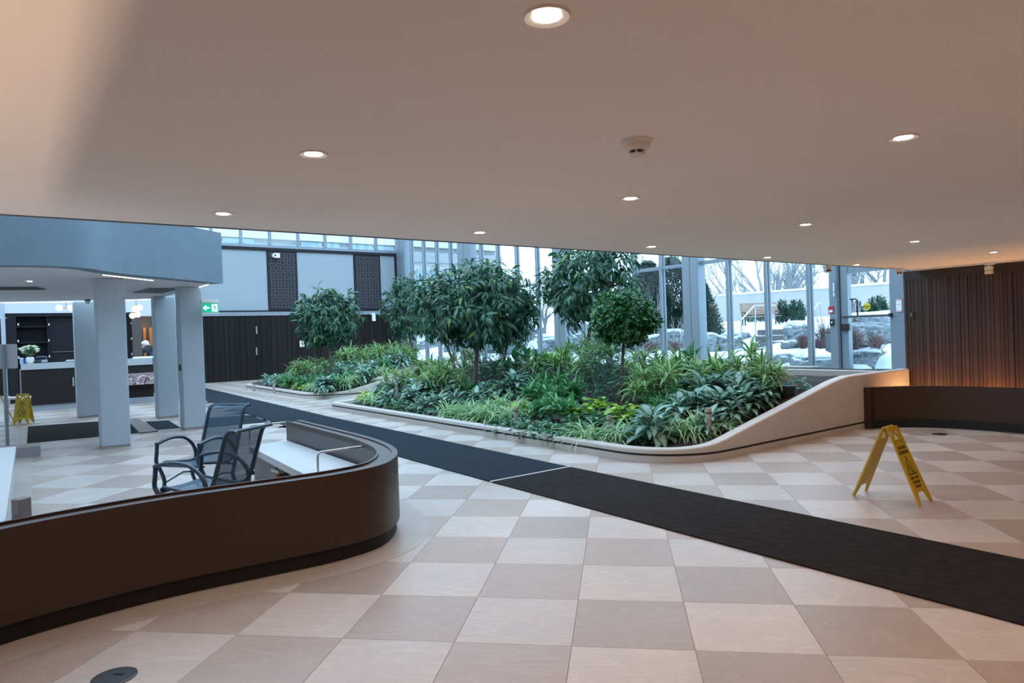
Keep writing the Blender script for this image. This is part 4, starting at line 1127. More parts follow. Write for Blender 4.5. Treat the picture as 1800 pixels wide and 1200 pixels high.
# ================================================================== PLANTS
def leaf_mat(name, c_mid, c_edge=None, th=.6, tip=None, rough=.42, blotch=0, trans=.32, tone=.35):
    """leaf colour across its width (uv.x), lightened or darkened by the point attribute 'tone'"""
    m = bpy.data.materials.new(name); m.use_nodes = True
    nt = m.node_tree; N = nt.nodes; L = nt.links; p = N['Principled BSDF']; p.inputs['Roughness'].default_value = rough
    uv = N.new('ShaderNodeUVMap'); sx = N.new('ShaderNodeSeparateXYZ'); L.new(uv.outputs[0], sx.inputs[0])
    a = N.new('ShaderNodeMath'); a.operation = 'SUBTRACT'; a.inputs[1].default_value = .5; L.new(sx.outputs[0], a.inputs[0])
    b = N.new('ShaderNodeMath'); b.operation = 'ABSOLUTE'; L.new(a.outputs[0], b.inputs[0])
    c = N.new('ShaderNodeMath'); c.operation = 'MULTIPLY'; c.inputs[1].default_value = 2; L.new(b.outputs[0], c.inputs[0])
    last = c.outputs[0]
    if blotch:
        n = N.new('ShaderNodeTexNoise'); n.inputs['Scale'].default_value = 26; n.inputs['Detail'].default_value = 4
        g = N.new('ShaderNodeNewGeometry'); L.new(g.outputs['Position'], n.inputs['Vector'])
        d = N.new('ShaderNodeMath'); d.operation = 'MULTIPLY_ADD'; d.inputs[1].default_value = blotch; L.new(n.outputs['Fac'], d.inputs[0])
        e = N.new('ShaderNodeMath'); e.operation = 'SUBTRACT'; e.inputs[1].default_value = blotch*.5; L.new(last, e.inputs[0]); L.new(e.outputs[0], d.inputs[2]); last = d.outputs[0]
    r = N.new('ShaderNodeValToRGB'); el = r.color_ramp.elements
    el[0].position = max(0, th-.08); el[0].color = (*c_mid, 1); el[1].position = th+.08; el[1].color = (*(c_edge or c_mid), 1)
    L.new(last, r.inputs[0])
    at_ = N.new('ShaderNodeAttribute'); at_.attribute_name = 'tone'
    oi = N.new('ShaderNodeObjectInfo')
    ad = N.new('ShaderNodeMath'); ad.operation = 'ADD'; L.new(at_.outputs['Fac'], ad.inputs[0]); L.new(oi.outputs['Random'], ad.inputs[1])
    fr = N.new('ShaderNodeMath'); fr.operation = 'FRACT'; L.new(ad.outputs[0], fr.inputs[0])
    mr = N.new('ShaderNodeMapRange'); mr.inputs['To Min'].default_value = 1-tone; mr.inputs['To Max'].default_value = 1+tone; L.new(fr.outputs[0], mr.inputs['Value'])
    hs = N.new('ShaderNodeHueSaturation'); L.new(r.outputs[0], hs.inputs['Color']); L.new(mr.outputs[0], hs.inputs['Value'])
    col = hs.outputs[0]
    if tip:
        gt = N.new('ShaderNodeMath'); gt.operation = 'GREATER_THAN'; gt.inputs[1].default_value = tip[1]; L.new(fr.outputs[0], gt.inputs[0])
        mx = N.new('ShaderNodeMix'); mx.data_type = 'RGBA'; mx.inputs['B'].default_value = (*tip[0], 1); L.new(gt.outputs[0], mx.inputs['Factor']); L.new(col, mx.inputs['A']); col = mx.outputs['Result']
    L.new(col, p.inputs['Base Color'])
    t = N.new('ShaderNodeBsdfTranslucent'); L.new(col, t.inputs[0])
    ms = N.new('ShaderNodeMixShader'); ms.inputs[0].default_value = trans
    L.new(p.outputs[0], ms.inputs[1]); L.new(t.outputs[0], ms.inputs[2]); L.new(ms.outputs[0], N['Material Output'].inputs[0])
    m.diffuse_color = (*c_mid, 1)
    return m

LM_FIG = leaf_mat('fig leaf', (.046, .140, .078), (.034, .108, .062), tip=((.16, .30, .06), .965), rough=.28)
LM_BALL = leaf_mat('glossy small leaf', (0.045, 0.168, 0.056), (0.035, 0.136, 0.048), tip=((0.160, 0.400, 0.072), .90), rough=.3)
LM_AGLA = leaf_mat('silver green leaf', (0.34, 0.50, 0.42), (0.047, 0.155, 0.081), th=.62, blotch=.7, rough=.38, tone=.25)
LM_DRAC = leaf_mat('striped leaf', (0.080, 0.217, 0.080), (0.493, 0.667, 0.232), th=.62, rough=.4, tone=.3)
LM_SPID = leaf_mat('spider leaf', (0.56, 0.68, 0.42), (0.22, 0.44, 0.17), th=.45, rough=.5, tone=.25)
LM_POTH = leaf_mat('dark small leaf', (0.051, 0.184, 0.080), (0.045, 0.144, 0.072), tip=((0.160, 0.352, 0.128), .9), rough=.35)
LM_LIME = leaf_mat('lime leaf', (0.380, 0.575, 0.052), (0.322, 0.506, 0.046), rough=.45, tone=.25)
LM_MID = leaf_mat('mid green leaf', (0.090, 0.300, 0.098), (0.068, 0.225, 0.075), rough=.42)
LM_FINE = leaf_mat('dark fine leaf', (0.033, 0.098, 0.053), (0.027, 0.075, 0.045), rough=.5)
LM_BROAD = leaf_mat('dark broad leaf', (0.048, 0.184, 0.072), (0.038, 0.136, 0.056), tip=((0.192, 0.480, 0.064), .9), rough=.3)
LM_FERN = leaf_mat('yellow green leaf', (0.182, 0.462, 0.056), (0.140, 0.364, 0.049), rough=.42)
M_BARK = mat('grey brown bark', (.14, .105, .085), .85, noise=(14, .4, (1, 1, .25)), bump=(30, .5, (1, 1, .2)), coord='World')
M_STEM = mat('green stem', (.06, .12, .04), .6)

def leaf_geo(L, Wd, n=4, droop=.8, fold=.25, peak=.4, rise=0):
    """leaf along +x, blade normal +z; returns verts (k,3), quads, uv"""
    V = []; UVs = []; F = []
    x = z = 0.0; ds = L/n
    for i in range(n+1):
        t = i/n
        if i: 
            a = rise-droop*((i-.5)/n); x += ds*math.cos(a); z += ds*math.sin(a)
        w = Wd/2*(math.sin(PI*min(1, max(.04, t))**(math.log(.5)/math.log(peak))))
        if i == n: w = Wd*.02
        if i == 0: w = Wd*.06
        a = rise-droop*t; nx, nz = -math.sin(a), math.cos(a)
        for s in (-1, 0, 1):
            lift = abs(s)*w*fold
            V.append((x+nx*lift, s*w, z+nz*lift)); UVs.append((.5+.5*s, t))
    for i in range(n):
        for j in (0, 1):
            a = i*3+j; F.append((a, a+1, a+4, a+3))
    return np.array(V), np.array(F), np.array(UVs)
def mesh_arrays(name, V, F, UVs, tone, m):
    me = bpy.data.meshes.new(name)
    me.vertices.add(len(V)); me.vertices.foreach_set('co', V.astype('f').ravel())
    me.loops.add(F.size); me.loops.foreach_set('vertex_index', F.astype('i').ravel())
    me.polygons.add(len(F)); me.polygons.foreach_set('loop_start', np.arange(0, F.size, 4, dtype='i'))
    me.polygons.foreach_set('use_smooth', np.ones(len(F), dtype=bool))
    uvl = me.uv_layers.new(name='UVMap'); uvl.data.foreach_set('uv', UVs[F.ravel()].astype('f').ravel())
    at_ = me.attributes.new('tone', 'FLOAT', 'POINT'); at_.data.foreach_set('value', tone.astype('f'))
    me.materials.append(m); me.update(calc_edges=True)
    return me
def orient(d, up=Vector((0, 0, 1)), roll=0.0, s=1.0, p=(0, 0, 0)):
    x = Vector(d).normalized(); z = up-x*up.dot(x)
    if z.length < 1e-3: z = Vector((1, 0, 0))
    z.normalize(); y = z.cross(x)
    if roll:
        c, sn = math.cos(roll), math.sin(roll); y, z = y*c+z*sn, z*c-y*sn
    return Matrix(((x.x*s, y.x*s, z.x*s, p[0]), (x.y*s, y.y*s, z.y*s, p[1]), (x.z*s, y.z*s, z.z*s, p[2]), (0, 0, 0, 1)))
def scatter(name, geos, mats4, m, parent=None, kind='stuff'):
    """join many leaves into one mesh"""
    Vs, Fs, Us, Ts = [], [], [], []; base = 0
    for M4 in mats4:
        V, F, U = geos[random.randrange(len(geos))]
        A = np.array(M4)
        Vs.append(V @ A[:3, :3].T+A[:3, 3]); Fs.append(F+base); Us.append(U); Ts.append(np.full(len(V), random.random())); base += len(V)
    me = mesh_arrays(name, np.concatenate(Vs), np.concatenate(Fs), np.concatenate(Us), np.concatenate(Ts), m)
    o = link(name, me, parent)
    if kind: o['kind'] = kind
    return o
def leaf_data(name, geos, m):
    return [mesh_arrays(name, V, F, U, np.zeros(len(V)), m) for V, F, U in geos]

R_ = random.Random(11)
def dirv(az, el): return Vector((math.cos(az)*math.cos(el), math.sin(az)*math.cos(el), math.sin(el)))

# ---- prototypes: each is a root with its parts; copies share the meshes
PROTO = {}
def proto_rosette(kind, n, data, stem_m, lo, hi, base_h, spread, smin=.75, smax=1.1, tufts=None):
    out = []
    for var in range(3):
        r = bpy.data.objects.new(kind, None); r.empty_display_size = .1
        st = MB(); parts = []
        tf = tufts(var) if tufts else [(0, 0, 0)]
        for (tx, ty, th) in tf:
            k_ = max(6, n//len(tf))
            if th > 0: st.tube([(tx*.3, ty*.3, 0), (tx*.8, ty*.8, th*.6), (tx, ty, th+.04)], .012, 6)
            for k in range(k_):
                f = k/(k_-1); az = k*2.399963+R_.uniform(-.25, .25)
                el = math.radians(hi+(lo-hi)*f**.8+R_.uniform(-8, 8))
                h = th+base_h*(1-.75*f)*R_.uniform(.8, 1.1)+.02
                rr = spread*(.25+.75*f)
                p = Vector((tx+rr*math.cos(az), ty+rr*math.sin(az), h))
                parts.append((orient(dirv(az, el), roll=R_.uniform(-.25, .25), s=R_.uniform(smin, smax), p=p), p, (tx, ty, th)))
                if base_h > .08: st.tube([(tx, ty, th), (tx+.5*(p.x-tx), ty+.5*(p.y-ty), th+(h-th)*.62), tuple(p)], .005, 4, caps=False)
        out.append((kind, parts, st, data, stem_m))
    PROTO[kind] = out
    PROTO[kind+'/made'] = {}
def plant(kind, loc, label, cat, group, sc=1.0, rz=0.0, var=0):
    made = PROTO[kind+'/made']; var = var % 3
    if var not in made:
        _, parts, st, data, stem_m = PROTO[kind][var]
        r = bpy.data.objects.new(kind, None); COL.objects.link(r); r.empty_display_size = .1
        for M4, p, t in parts:
            o = link('leaf', data[R_.randrange(len(data))], r); o.matrix_local = M4
        if st.v:
            s = st.build('stems', stem_m, r, smooth=True, angle=80); s['kind'] = 'stuff'
        made[var] = r
    else:
        r = copy_tree(made[var])
    r.location = loc; r.rotation_euler = (0, 0, rz); r.scale = (sc, sc, sc)
    for k in ('label', 'category', 'group', 'kind'):
        if k in r: del r[k]
    tag(r, label, cat, group)
    return r
g_ag = [leaf_geo(.33, .145, 4, d, .16, .42, .25) for d in (.9, 1.25, 1.6)]
proto_rosette('silver_leaf_plant', 36, leaf_data('leaf', g_ag, LM_AGLA), M_STEM, -12, 58, .26, .10)
g_dr = [leaf_geo(.48, .058, 5, d, .3, .38, .2) for d in (.9, 1.4, 1.9)]
proto_rosette('striped_dracaena', 44, leaf_data('leaf', g_dr, LM_DRAC), M_BARK, -5, 80, .06, .02, .65, 1.1,
              tufts=lambda v: ([(0, 0, .30), (.13, .06, .18)], [(0, 0, .24), (-.12, .1, .34)], [(.05, 0, .40), (-.1, -.08, .2)])[v])
g_br = [leaf_geo(.38, .15, 4, d, .15, .45, .1) for d in (.4, .7, 1.0)]
proto_rosette('broad_leaf_plant', 15, leaf_data('leaf', g_br, LM_BROAD), M_STEM, 15, 78, .30, .07)

def stuff_plant(kind, geos, m, gen, name='foliage'):
    PROTO[kind] = (geos, m, gen, name); PROTO[kind+'/made'] = {}
def splant(kind, loc, label, cat, group, sc=1.0, rz=0.0, var=0):
    made = PROTO[kind+'/made']; var = var % 3; geos, m, gen, name = PROTO[kind]
    if var not in made:
        r = bpy.data.objects.new(kind, None); COL.objects.link(r); r.empty_display_size = .1
        scatter(name, geos, gen(), m, r); made[var] = r
    else: r = copy_tree(made[var])
    r.location = loc; r.rotation_euler = (0, 0, rz); r.scale = (sc, sc, sc)
    for k in ('label', 'category', 'group', 'kind'):
        if k in r: del r[k]
    return tag(r, label, cat, group)
def gen_spider(n=85):
    return [orient(dirv(R_.uniform(0, 2*PI), math.radians(R_.uniform(15, 80))), roll=R_.uniform(-.4, .4), s=R_.uniform(.6, 1.15), p=(R_.gauss(0, .03), R_.gauss(0, .03), .02)) for _ in range(n)]
stuff_plant('spider_plant', [leaf_geo(.42, .019, 5, d, .35, .3, .2) for d in (1.5, 2.0, 2.5)], LM_SPID, gen_spider)
def gen_mat(n=150, r=.36, h=.20):
    out = []
    for _ in range(n):
        a = R_.uniform(0, 2*PI); q = r*math.sqrt(R_.random()); z = h*(1-(q/r)**2)*R_.uniform(.35, 1)+.02
        out.append(orient(dirv(a+R_.uniform(-.9, .9), R_.uniform(-.3, .5)), roll=R_.uniform(-.5, .5), s=R_.uniform(.7, 1.25), p=(q*math.cos(a), q*math.sin(a), z)))
    return out
stuff_plant('ground_cover', [leaf_geo(.10, .055, 3, d, .2, .4, .1) for d in (.4, .9)], LM_POTH, gen_mat)
stuff_plant('lime_pothos', [leaf_geo(.12, .075, 3, d, .2, .38, .1) for d in (.4, .9)], LM_LIME, lambda: gen_mat(75, .22, .24))
def gen_lance(n=64, lo=10, hi=80):
    return [orient(dirv(R_.uniform(0, 2*PI), math.radians(R_.uniform(lo, hi))), roll=R_.uniform(-.4, .4), s=R_.uniform(.65, 1.15), p=(R_.gauss(0, .07), R_.gauss(0, .07), R_.uniform(.02, .22))) for _ in range(n)]
stuff_plant('leafy_fern', [leaf_geo(.36, .062, 4, d, .2, .4, .2) for d in (.7, 1.1, 1.5)], LM_MID, gen_lance)
stuff_plant('bird_nest_fern', [leaf_geo(.44, .07, 4, d, .2, .5, .2) for d in (.6, 1.0)], LM_FERN, lambda: gen_lance(40, 25, 85))
def gen_bush(n=420):
    out = []
    for _ in range(n):
        a = R_.uniform(0, 2*PI); z = R_.uniform(.05, .8); q = R_.uniform(.05, .30)*math.sqrt(max(.15, 1-(z-.4)**2*2))
        out.append(orient(dirv(a+R_.uniform(-.8, .8), R_.uniform(-.2, 1.1)), s=R_.uniform(.8, 1.3), roll=R_.uniform(-.8, .8), p=(q*math.cos(a), q*math.sin(a), z)))
    return out
stuff_plant('fine_leaf_bush', [leaf_geo(.12, .016, 2, .4, .1, .4)], LM_FINE, gen_bush)

# ---- places on the sloping beds
def bedhit(px, py):
    d = ray(px, py)
    for k in range(60, 400):
        P = CAM+d*(k*.08)
        u = P.dot(EU)
        if P.z <= bed_z(u): return Vector((P.x, P.y, bed_z(u)))
    return None
def bedu(px, u):
    v = onu(px, 600, u).dot(EV); return W(u, v, bed_z(u))
def clamp(P, b):
    u, v = P.dot(EU), P.dot(EV); u = min(max(u, b[0]), b[1]); v = min(max(v, b[2]), b[3])
    return W(u, v, bed_z(u))
BOX1 = (4.0, 10.2, 2.70, 12.4); BOX2 = (4.75, 10.2, 15.6, 22.3)
_T = ['', 'first', 'second', 'third', 'fourth', 'fifth', 'sixth', 'seventh', 'eighth', 'ninth', 'tenth', 'eleventh', 'twelfth', 'thirteenth', 'fourteenth', 'fifteenth', 'sixteenth', 'seventeenth', 'eighteenth', 'nineteenth']
NTH = [_T[n] if n < 20 else ('twentieth' if n == 20 else 'thirtieth' if n == 30 else ('twenty-' if n < 30 else 'thirty-')+_T[n % 10]) for n in range(1, 40)]
KIND = {'A': ('silver_leaf_plant', 'silver leaved clump', plant), 'D': ('striped_dracaena', 'yellow striped dracaena', plant), 'B': ('broad_leaf_plant', 'dark broad leaved plant', plant),
        'S': ('spider_plant', 'pale striped spider plant', splant), 'G': ('ground_cover', 'small leaved ground cover', splant), 'L': ('lime_pothos', 'lime green pothos', splant),
        'F': ('leafy_fern', 'mid green leafy fern', splant), 'Y': ('bird_nest_fern', 'yellow green fern', splant), 'K': ('fine_leaf_bush', 'dark fine leaved bush', splant)}
def row(spec, where, box):
    """spec: (code, px, py or ('u', value), scale) ; one label per plant, counted from the left within its row"""
    cnt = {}
    spec = sorted(spec, key=lambda s: s[1])
    tot = {}
    for s in spec: tot[s[0]] = tot.get(s[0], 0)+1
    for i, (c, px, py, sc) in enumerate(spec):
        kind, words_, fn = KIND[c]
        P = (W(py[1], py[2], bed_z(py[1])) if len(py) == 3 else bedu(px, py[1])) if isinstance(py, tuple) else bedhit(px, py)
        if P is None: P = bedu(px, 9)
        P = clamp(P, box)
        cnt[c] = cnt.get(c, 0)+1
        if tot[c] == 1: lb = words_+', '+where
        else: lb = '%s %s from the left, %s' % (NTH[cnt[c]-1], words_, where)
        fn(kind, P, lb, 'plant', words_+'s, '+where, sc*R_.uniform(.93, 1.07), R_.uniform(0, 2*PI), R_.randrange(3))

U = lambda u: ('u', u)
# middle planter, strip along the front curb
row([('L', 621, 700, 1.0), ('S', 655, 712, 1.25), ('A', 682, 712, .75), ('G', 715, 722, .9), ('G', 700, 716, .7), ('A', 747, 728, .85), ('A', 722, 708, .8), ('S', 788, 736, 1.35), ('S', 812, 739, 1.4), ('S', 840, 744, 1.45),
     ('S', 866, 744, 1.45), ('S', 893, 746, 1.3), ('S', 828, 734, 1.3), ('S', 856, 738, 1.3), ('G', 880, 755, .8), ('G', 905, 758, .95), ('G', 930, 764, 1.0), ('G', 958, 768, 1.0), ('G', 985, 772, 1.0), ('G', 1008, 775, .8), ('S', 1022, 778, 1.15), ('S', 1050, 780, 1.2), ('S', 1085, 781, 1.15), ('S', 1105, 775, 1.1),
     ('A', 1146, 778, 1.18), ('S', 1200, 774, 1.1), ('S', 1222, 768, 1.2)], 'front curb of middle planter', BOX1)
# middle planter, second strip
row([('A', 660, 696, .8), ('A', 695, 697, .85), ('D', 700, 692, .85), ('A', 770, 722, .85), ('A', 730, 697, .8), ('D', 745, 695, .85), ('A', 800, 718, .9), ('A', 838, 716, .85), ('S', 905, 728, 1.2), ('S', 880, 722, 1.2), ('L', 915, 728, 1.0), ('F', 945, 735, .8), ('F', 975, 738, .9), ('F', 1000, 742, .85),
     ('L', 1022, 738, 1.1), ('G', 1040, 748, 1.0), ('G', 1065, 752, 1.0), ('L', 1050, 728, 1.1), ('L', 1100, 742, 1.15), ('L', 1120, 748, .9), ('G', 1130, 742, .9), ('F', 1160, 738, .8), ('A', 1195, 745, .95), ('F', 1178, 730, .8), ('A', 1222, 738, .95), ('A', 1250, 742, .95), ('A', 1275, 738, .85)], 'second row of middle planter', BOX1)
# middle planter, middle of the slope
row([('D', 700, 672, .8), ('D', 730, 674, .8), ('D', 765, 690, .9), ('D', 790, 686, .95), ('D', 812, 690, .85), ('B', 825, 697, .7), ('D', 775, 668, .8), ('A', 852, 700, .85), ('K', 862, 682, .75), ('L', 862, 686, .8), ('A', 885, 700, .9), ('A', 905, 694, 1.0), ('F', 935, 706, .95), ('F', 965, 712, 1.0), ('F', 990, 716, 1.0), ('F', 955, 690, .9),
     ('F', 1010, 708, .95), ('F', 985, 690, .9), ('K', 1050, 706, 1.0), ('K', 1072, 712, .8), ('K', 1112, 708, .6), ('D', 1135, 716, .9), ('D', 1160, 712, 1.05), ('D', 1180, 722, 1.0), ('F', 1150, 726, .8), ('A', 1208, 716, 1.05), ('A', 1240, 716, 1.1), ('A', 1268, 712, 1.1), ('A', 1298, 716, 1.0), ('A', 1318, 704, 1.0), ('A', 1340, 700, .8), ('F', 1195, 722, .9), ('A', 1262, ('v', 4.95, 2.98), .7), ('A', 1285, ('v', 5.35, 2.95), .75), ('A', 1312, ('v', 5.75, 2.95), .75), ('A', 1338, ('v', 6.1, 2.98), .75), ('S', 1290, ('v', 5.1, 2.8), .7), ('A', 1268, 742, .9), ('A', 1288, 732, .9), ('A', 1310, 722, .85), ('A', 1330, 712, .8), ('D', 1120, 722, .8)], 'mid slope of middle planter', BOX1)
# middle planter, back
row([('D', 735, U(6.3), .9), ('D', 760, U(6.8), .9), ('D', 790, U(7.4), .9), ('D', 812, U(7.6), .9), ('B', 868, U(6.8), .8), ('B', 888, U(7.0), .8), ('B', 905, U(7.4), .9), ('B', 925, U(7.3), 1.0), ('B', 945, U(7.6), .9), ('K', 875, U(6.5), .9), ('K', 850, U(7.2), .9), ('D', 930, U(6.7), .85),
     ('Y', 955, U(8.0), 1.0), ('Y', 975, U(8.3), 1.0), ('Y', 990, U(7.9), 1.0), ('D', 1000, U(7.4), .95), ('D', 985, U(7.0), .9), ('D', 1018, U(8.2), 1.1), ('D', 1040, U(7.2), 1.0), ('D', 1055, U(8.2), 1.2), ('D', 1072, U(7.6), 1.1), ('K', 1068, U(7.0), 1.05), ('K', 1098, U(7.2), .9), ('K', 1035, U(6.6), .8), ('D', 1020, U(6.7), .9),
     ('D', 1128, U(6.7), .95), ('D', 1150, U(6.8), 1.0), ('D', 1172, U(6.6), 1.0), ('D', 1185, U(6.4), .9), ('B', 1213, U(7.9), 1.05), ('D', 1205, U(6.6), .75), ('D', 1228, U(6.6), .85), ('D', 1250, U(6.6), .9), ('D', 1272, U(6.7), .9), ('D', 1295, U(6.7), .9), ('D', 1318, U(6.9), 1.12), ('D', 1338, U(6.7), .95), ('D', 1355, U(6.5), .85), ('D', 1300, U(6.3), .8), ('D', 1342, U(6.3), .7), ('D', 1238, U(6.2), .8), ('D', 1268, U(6.3), .8), ('D', 1368, U(6.7), .75), ('D', 1160, U(6.3), .85), ('D', 1140, U(6.3), .8), ('D', 1110, U(7.0), .8)], 'back of middle planter', BOX1)
row([('D', 672, U(5.0), .8), ('D', 690, U(5.6), .85), ('D', 708, U(5.3), .85), ('D', 724, U(6.0), .9), ('D', 748, U(5.7), .85), ('D', 770, U(6.1), .9), ('D', 712, U(6.4), .9), ('D', 780, U(5.6), .8), ('A', 690, U(5.0), .85), ('A', 722, U(5.3), .9), ('A', 752, U(5.3), .9), ('F', 736, U(6.4), .9), ('F', 700, U(6.0), .8), ('A', 800, U(5.7), .9), ('K', 840, U(6.0), .7), ('B', 815, U(6.4), .8)], 'left back of middle planter', BOX1)
# far left planter
row([('A', 655, U(6.6), .95), ('A', 682, U(7.2), 1.0), ('A', 705, U(7.6), 1.0), ('D', 640, U(6.9), .95), ('D', 668, U(7.4), 1.0), ('D', 692, U(7.7), 1.0), ('D', 715, U(8.0), 1.0), ('F', 676, U(6.9), .9), ('S', 650, U(6.2), 1.1), ('S', 670, U(6.6), 1.1)], 'right side of far left planter', BOX2)
row([('A', 455, 681, .85), ('A', 472, 682, .8), ('S', 468, 688, .7), ('S', 490, 692, .8), ('L', 479, 692, .8), ('L', 486, 694, .7), ('S', 508, 694, .9), ('S', 520, 693, .9), ('A', 532, 697, .9), ('A', 552, 699, 1.05), ('A', 572, 699, 1.0), ('A', 590, 697, .85), ('S', 606, 694, .9), ('S', 622, 692, .9)], 'front curb of far left planter', BOX2)
row([('F', 490, 680, .8), ('F', 510, 680, .9), ('F', 530, 684, .9), ('A', 578, 684, .9), ('F', 545, 682, .85), ('F', 600, 684, .9), ('S', 625, 682, 1.0), ('S', 645, 682, 1.1), ('S', 660, 678, 1.1), ('S', 638, 675, 1.0), ('A', 668, 672, .9), ('B', 652, 665, .6), ('F', 562, 676, .9), ('F', 615, 672, .9)], 'mid slope of far left planter', BOX2)
row([('D', 515, 668, .9), ('D', 530, 664, .95), ('D', 545, 662, 1.0), ('D', 560, 664, 1.0), ('D', 572, 664, .9), ('A', 600, 664, 1.0), ('A', 615, 664, 1.0), ('D', 622, U(8.2), 1.0), ('D', 610, U(7.6), 1.0), ('D', 640, U(8.2), 1.05), ('D', 655, U(8.6), 1.05), ('D', 672, U(8.6), 1.1), ('D', 688, U(8.8), 1.1), ('D', 702, U(8.8), 1.1), ('D', 716, U(9.0), 1.1), ('D', 730, U(9.1), 1.1), ('A', 640, 664, 1.0), ('A', 690, U(7.9), 1.1), ('A', 706, U(8.1), 1.1), ('F', 665, U(7.6), 1.0), ('F', 720, U(8.6), 1.0), ('D', 596, U(7.4), .9)], 'back of far left planter', BOX2)

# ---- low filler leaves so that no bare soil shows between the clumps (too many to count)
def filler(box, n, name, soil_root):
    ms = []
    for _ in range(n):
        u = R_.uniform(box[0]+.05, box[1]-1.2); v = R_.uniform(box[2]+.1, box[3]-.1)
        if (u < box[0]+.7 and v < box[2]+.6) or (v < box[2]+2.2 and u > 7.0): continue
        P = W(u, v, bed_z(u)+R_.uniform(.02, .16))
        ms.append(orient(dirv(R_.uniform(0, 2*PI), R_.uniform(-.2, .8)), roll=R_.uniform(-.4, .4), s=R_.uniform(.8, 1.5), p=P))
    o = scatter(name, PROTO['ground_cover'][0], ms, LM_POTH)
    tag(o, 'low dark leaves filling the gaps between the clumps of the %s planter' % soil_root, 'plants')
filler(BOX1, 5200, 'low_foliage', 'middle')
filler(BOX2, 3000, 'low_foliage', 'far left')

# ---- posts in the beds
M_POSTW = mat('weathered post wood', (.30, .25, .21), .8, noise=(18, .25, (3, 3, .5)), coord='Object')
for px, py, hpx, lb in ((1247, 770, 52, 'short round post among the plants at the right of the planter front'), (1072, 776, 46, 'short round post in the spider plants at the planter front'), (908, 757, 42, 'short round post right of the pale grass mass'),
                        (698, 708, 34, 'short round post near the left end of the middle planter'), (482, 690, 20, 'short round post at the front of the far left planter'), (447, 686, 16, 'short round post at the left end of the far left planter')):
    P = bedhit(px, py); D = (P-CAM).dot(CF); h = hpx*D/F_PX
    r = thing('garden_post', P, lb, 'post')
    MB().lathe([(.036, -.03), (.036, h-.01), (.030, h)], 16).build('post', M_POSTW, r, smooth=True, angle=50)
    MB().lathe([(.0375, h-.075), (.0375, h-.05)], 16).build('dark_ring', mat('rust ring', (.12, .08, .06), .6), r)
# little red flowers, hose, grey stones
for px, py in ((1093, 717), (1214, 740)):
    P = bedhit(px, py+14); D = (P-CAM).dot(CF)
    r = thing('red_flower', P, 'single red flower among the leaves, %s' % ('left one' if px < 1150 else 'right one'), 'flower')
    MB().tube([(0, 0, 0), (0, 0, .16)], .004, 5).build('stem', M_STEM, r)
    b = MB(); b.loft([[(.004*math.cos(a), .004*math.sin(a), .15) for a in (0, 2, 4)], [(.02*math.cos(a), .02*math.sin(a), .185) for a in (0, 2, 4)], [(.004*math.cos(a), .004*math.sin(a), .24) for a in (0, 2, 4)]], True, True)
    b.build('petal', mat('red petal', (.45, .01, .06), .5), r)
P = clamp(bedu(1392, 6.9), (5, 7.3, 2.75, 12))
hs = MB(); hs.tube(smoothline([(P.x-.12, P.y+.3, P.z+.03), (P.x+.1, P.y+.12, P.z+.12), (P.x+.22, P.y-.1, P.z+.05), (P.x+.1, P.y-.25, P.z+.03)], 5), .012, 6)
tag(hs.build('garden_hose', mat('green hose', (.03, .3, .16), .4)), 'green hose lying at the upper end of the ramped planter side', 'hose')
tag(MB(Matrix.Translation(clamp(bedu(1380, 6.6), (5, 7.3, 2.85, 12)))).cyl(0, 0, -.02, .15, .10, 18, .12).build('plant_pot', mat('black pot', (.015, .015, .018), .5)), 'black plastic pot standing at the upper right end of the bed', 'pot')
for px, py, s_ in ((990, 734, .2), (1003, 742, .16)):
    P = bedhit(px, py); b = MB(Matrix.Translation(P)); b.sphere((0, 0, .02), s_, 12, 8, .5)
    for i, v in enumerate(b.v): b.v[i] = tuple(Vector(v)+Vector((R_.uniform(-1, 1), R_.uniform(-1, 1), R_.uniform(-1, 1)))*.012)
    tag(b.build('grey_stone', mat('grey boulder', (.26, .26, .26), .8, noise=(8, .3)), smooth=True), 'rounded grey stone in the bed, %s' % ('left one' if px < 1000 else 'right one'), 'stone')

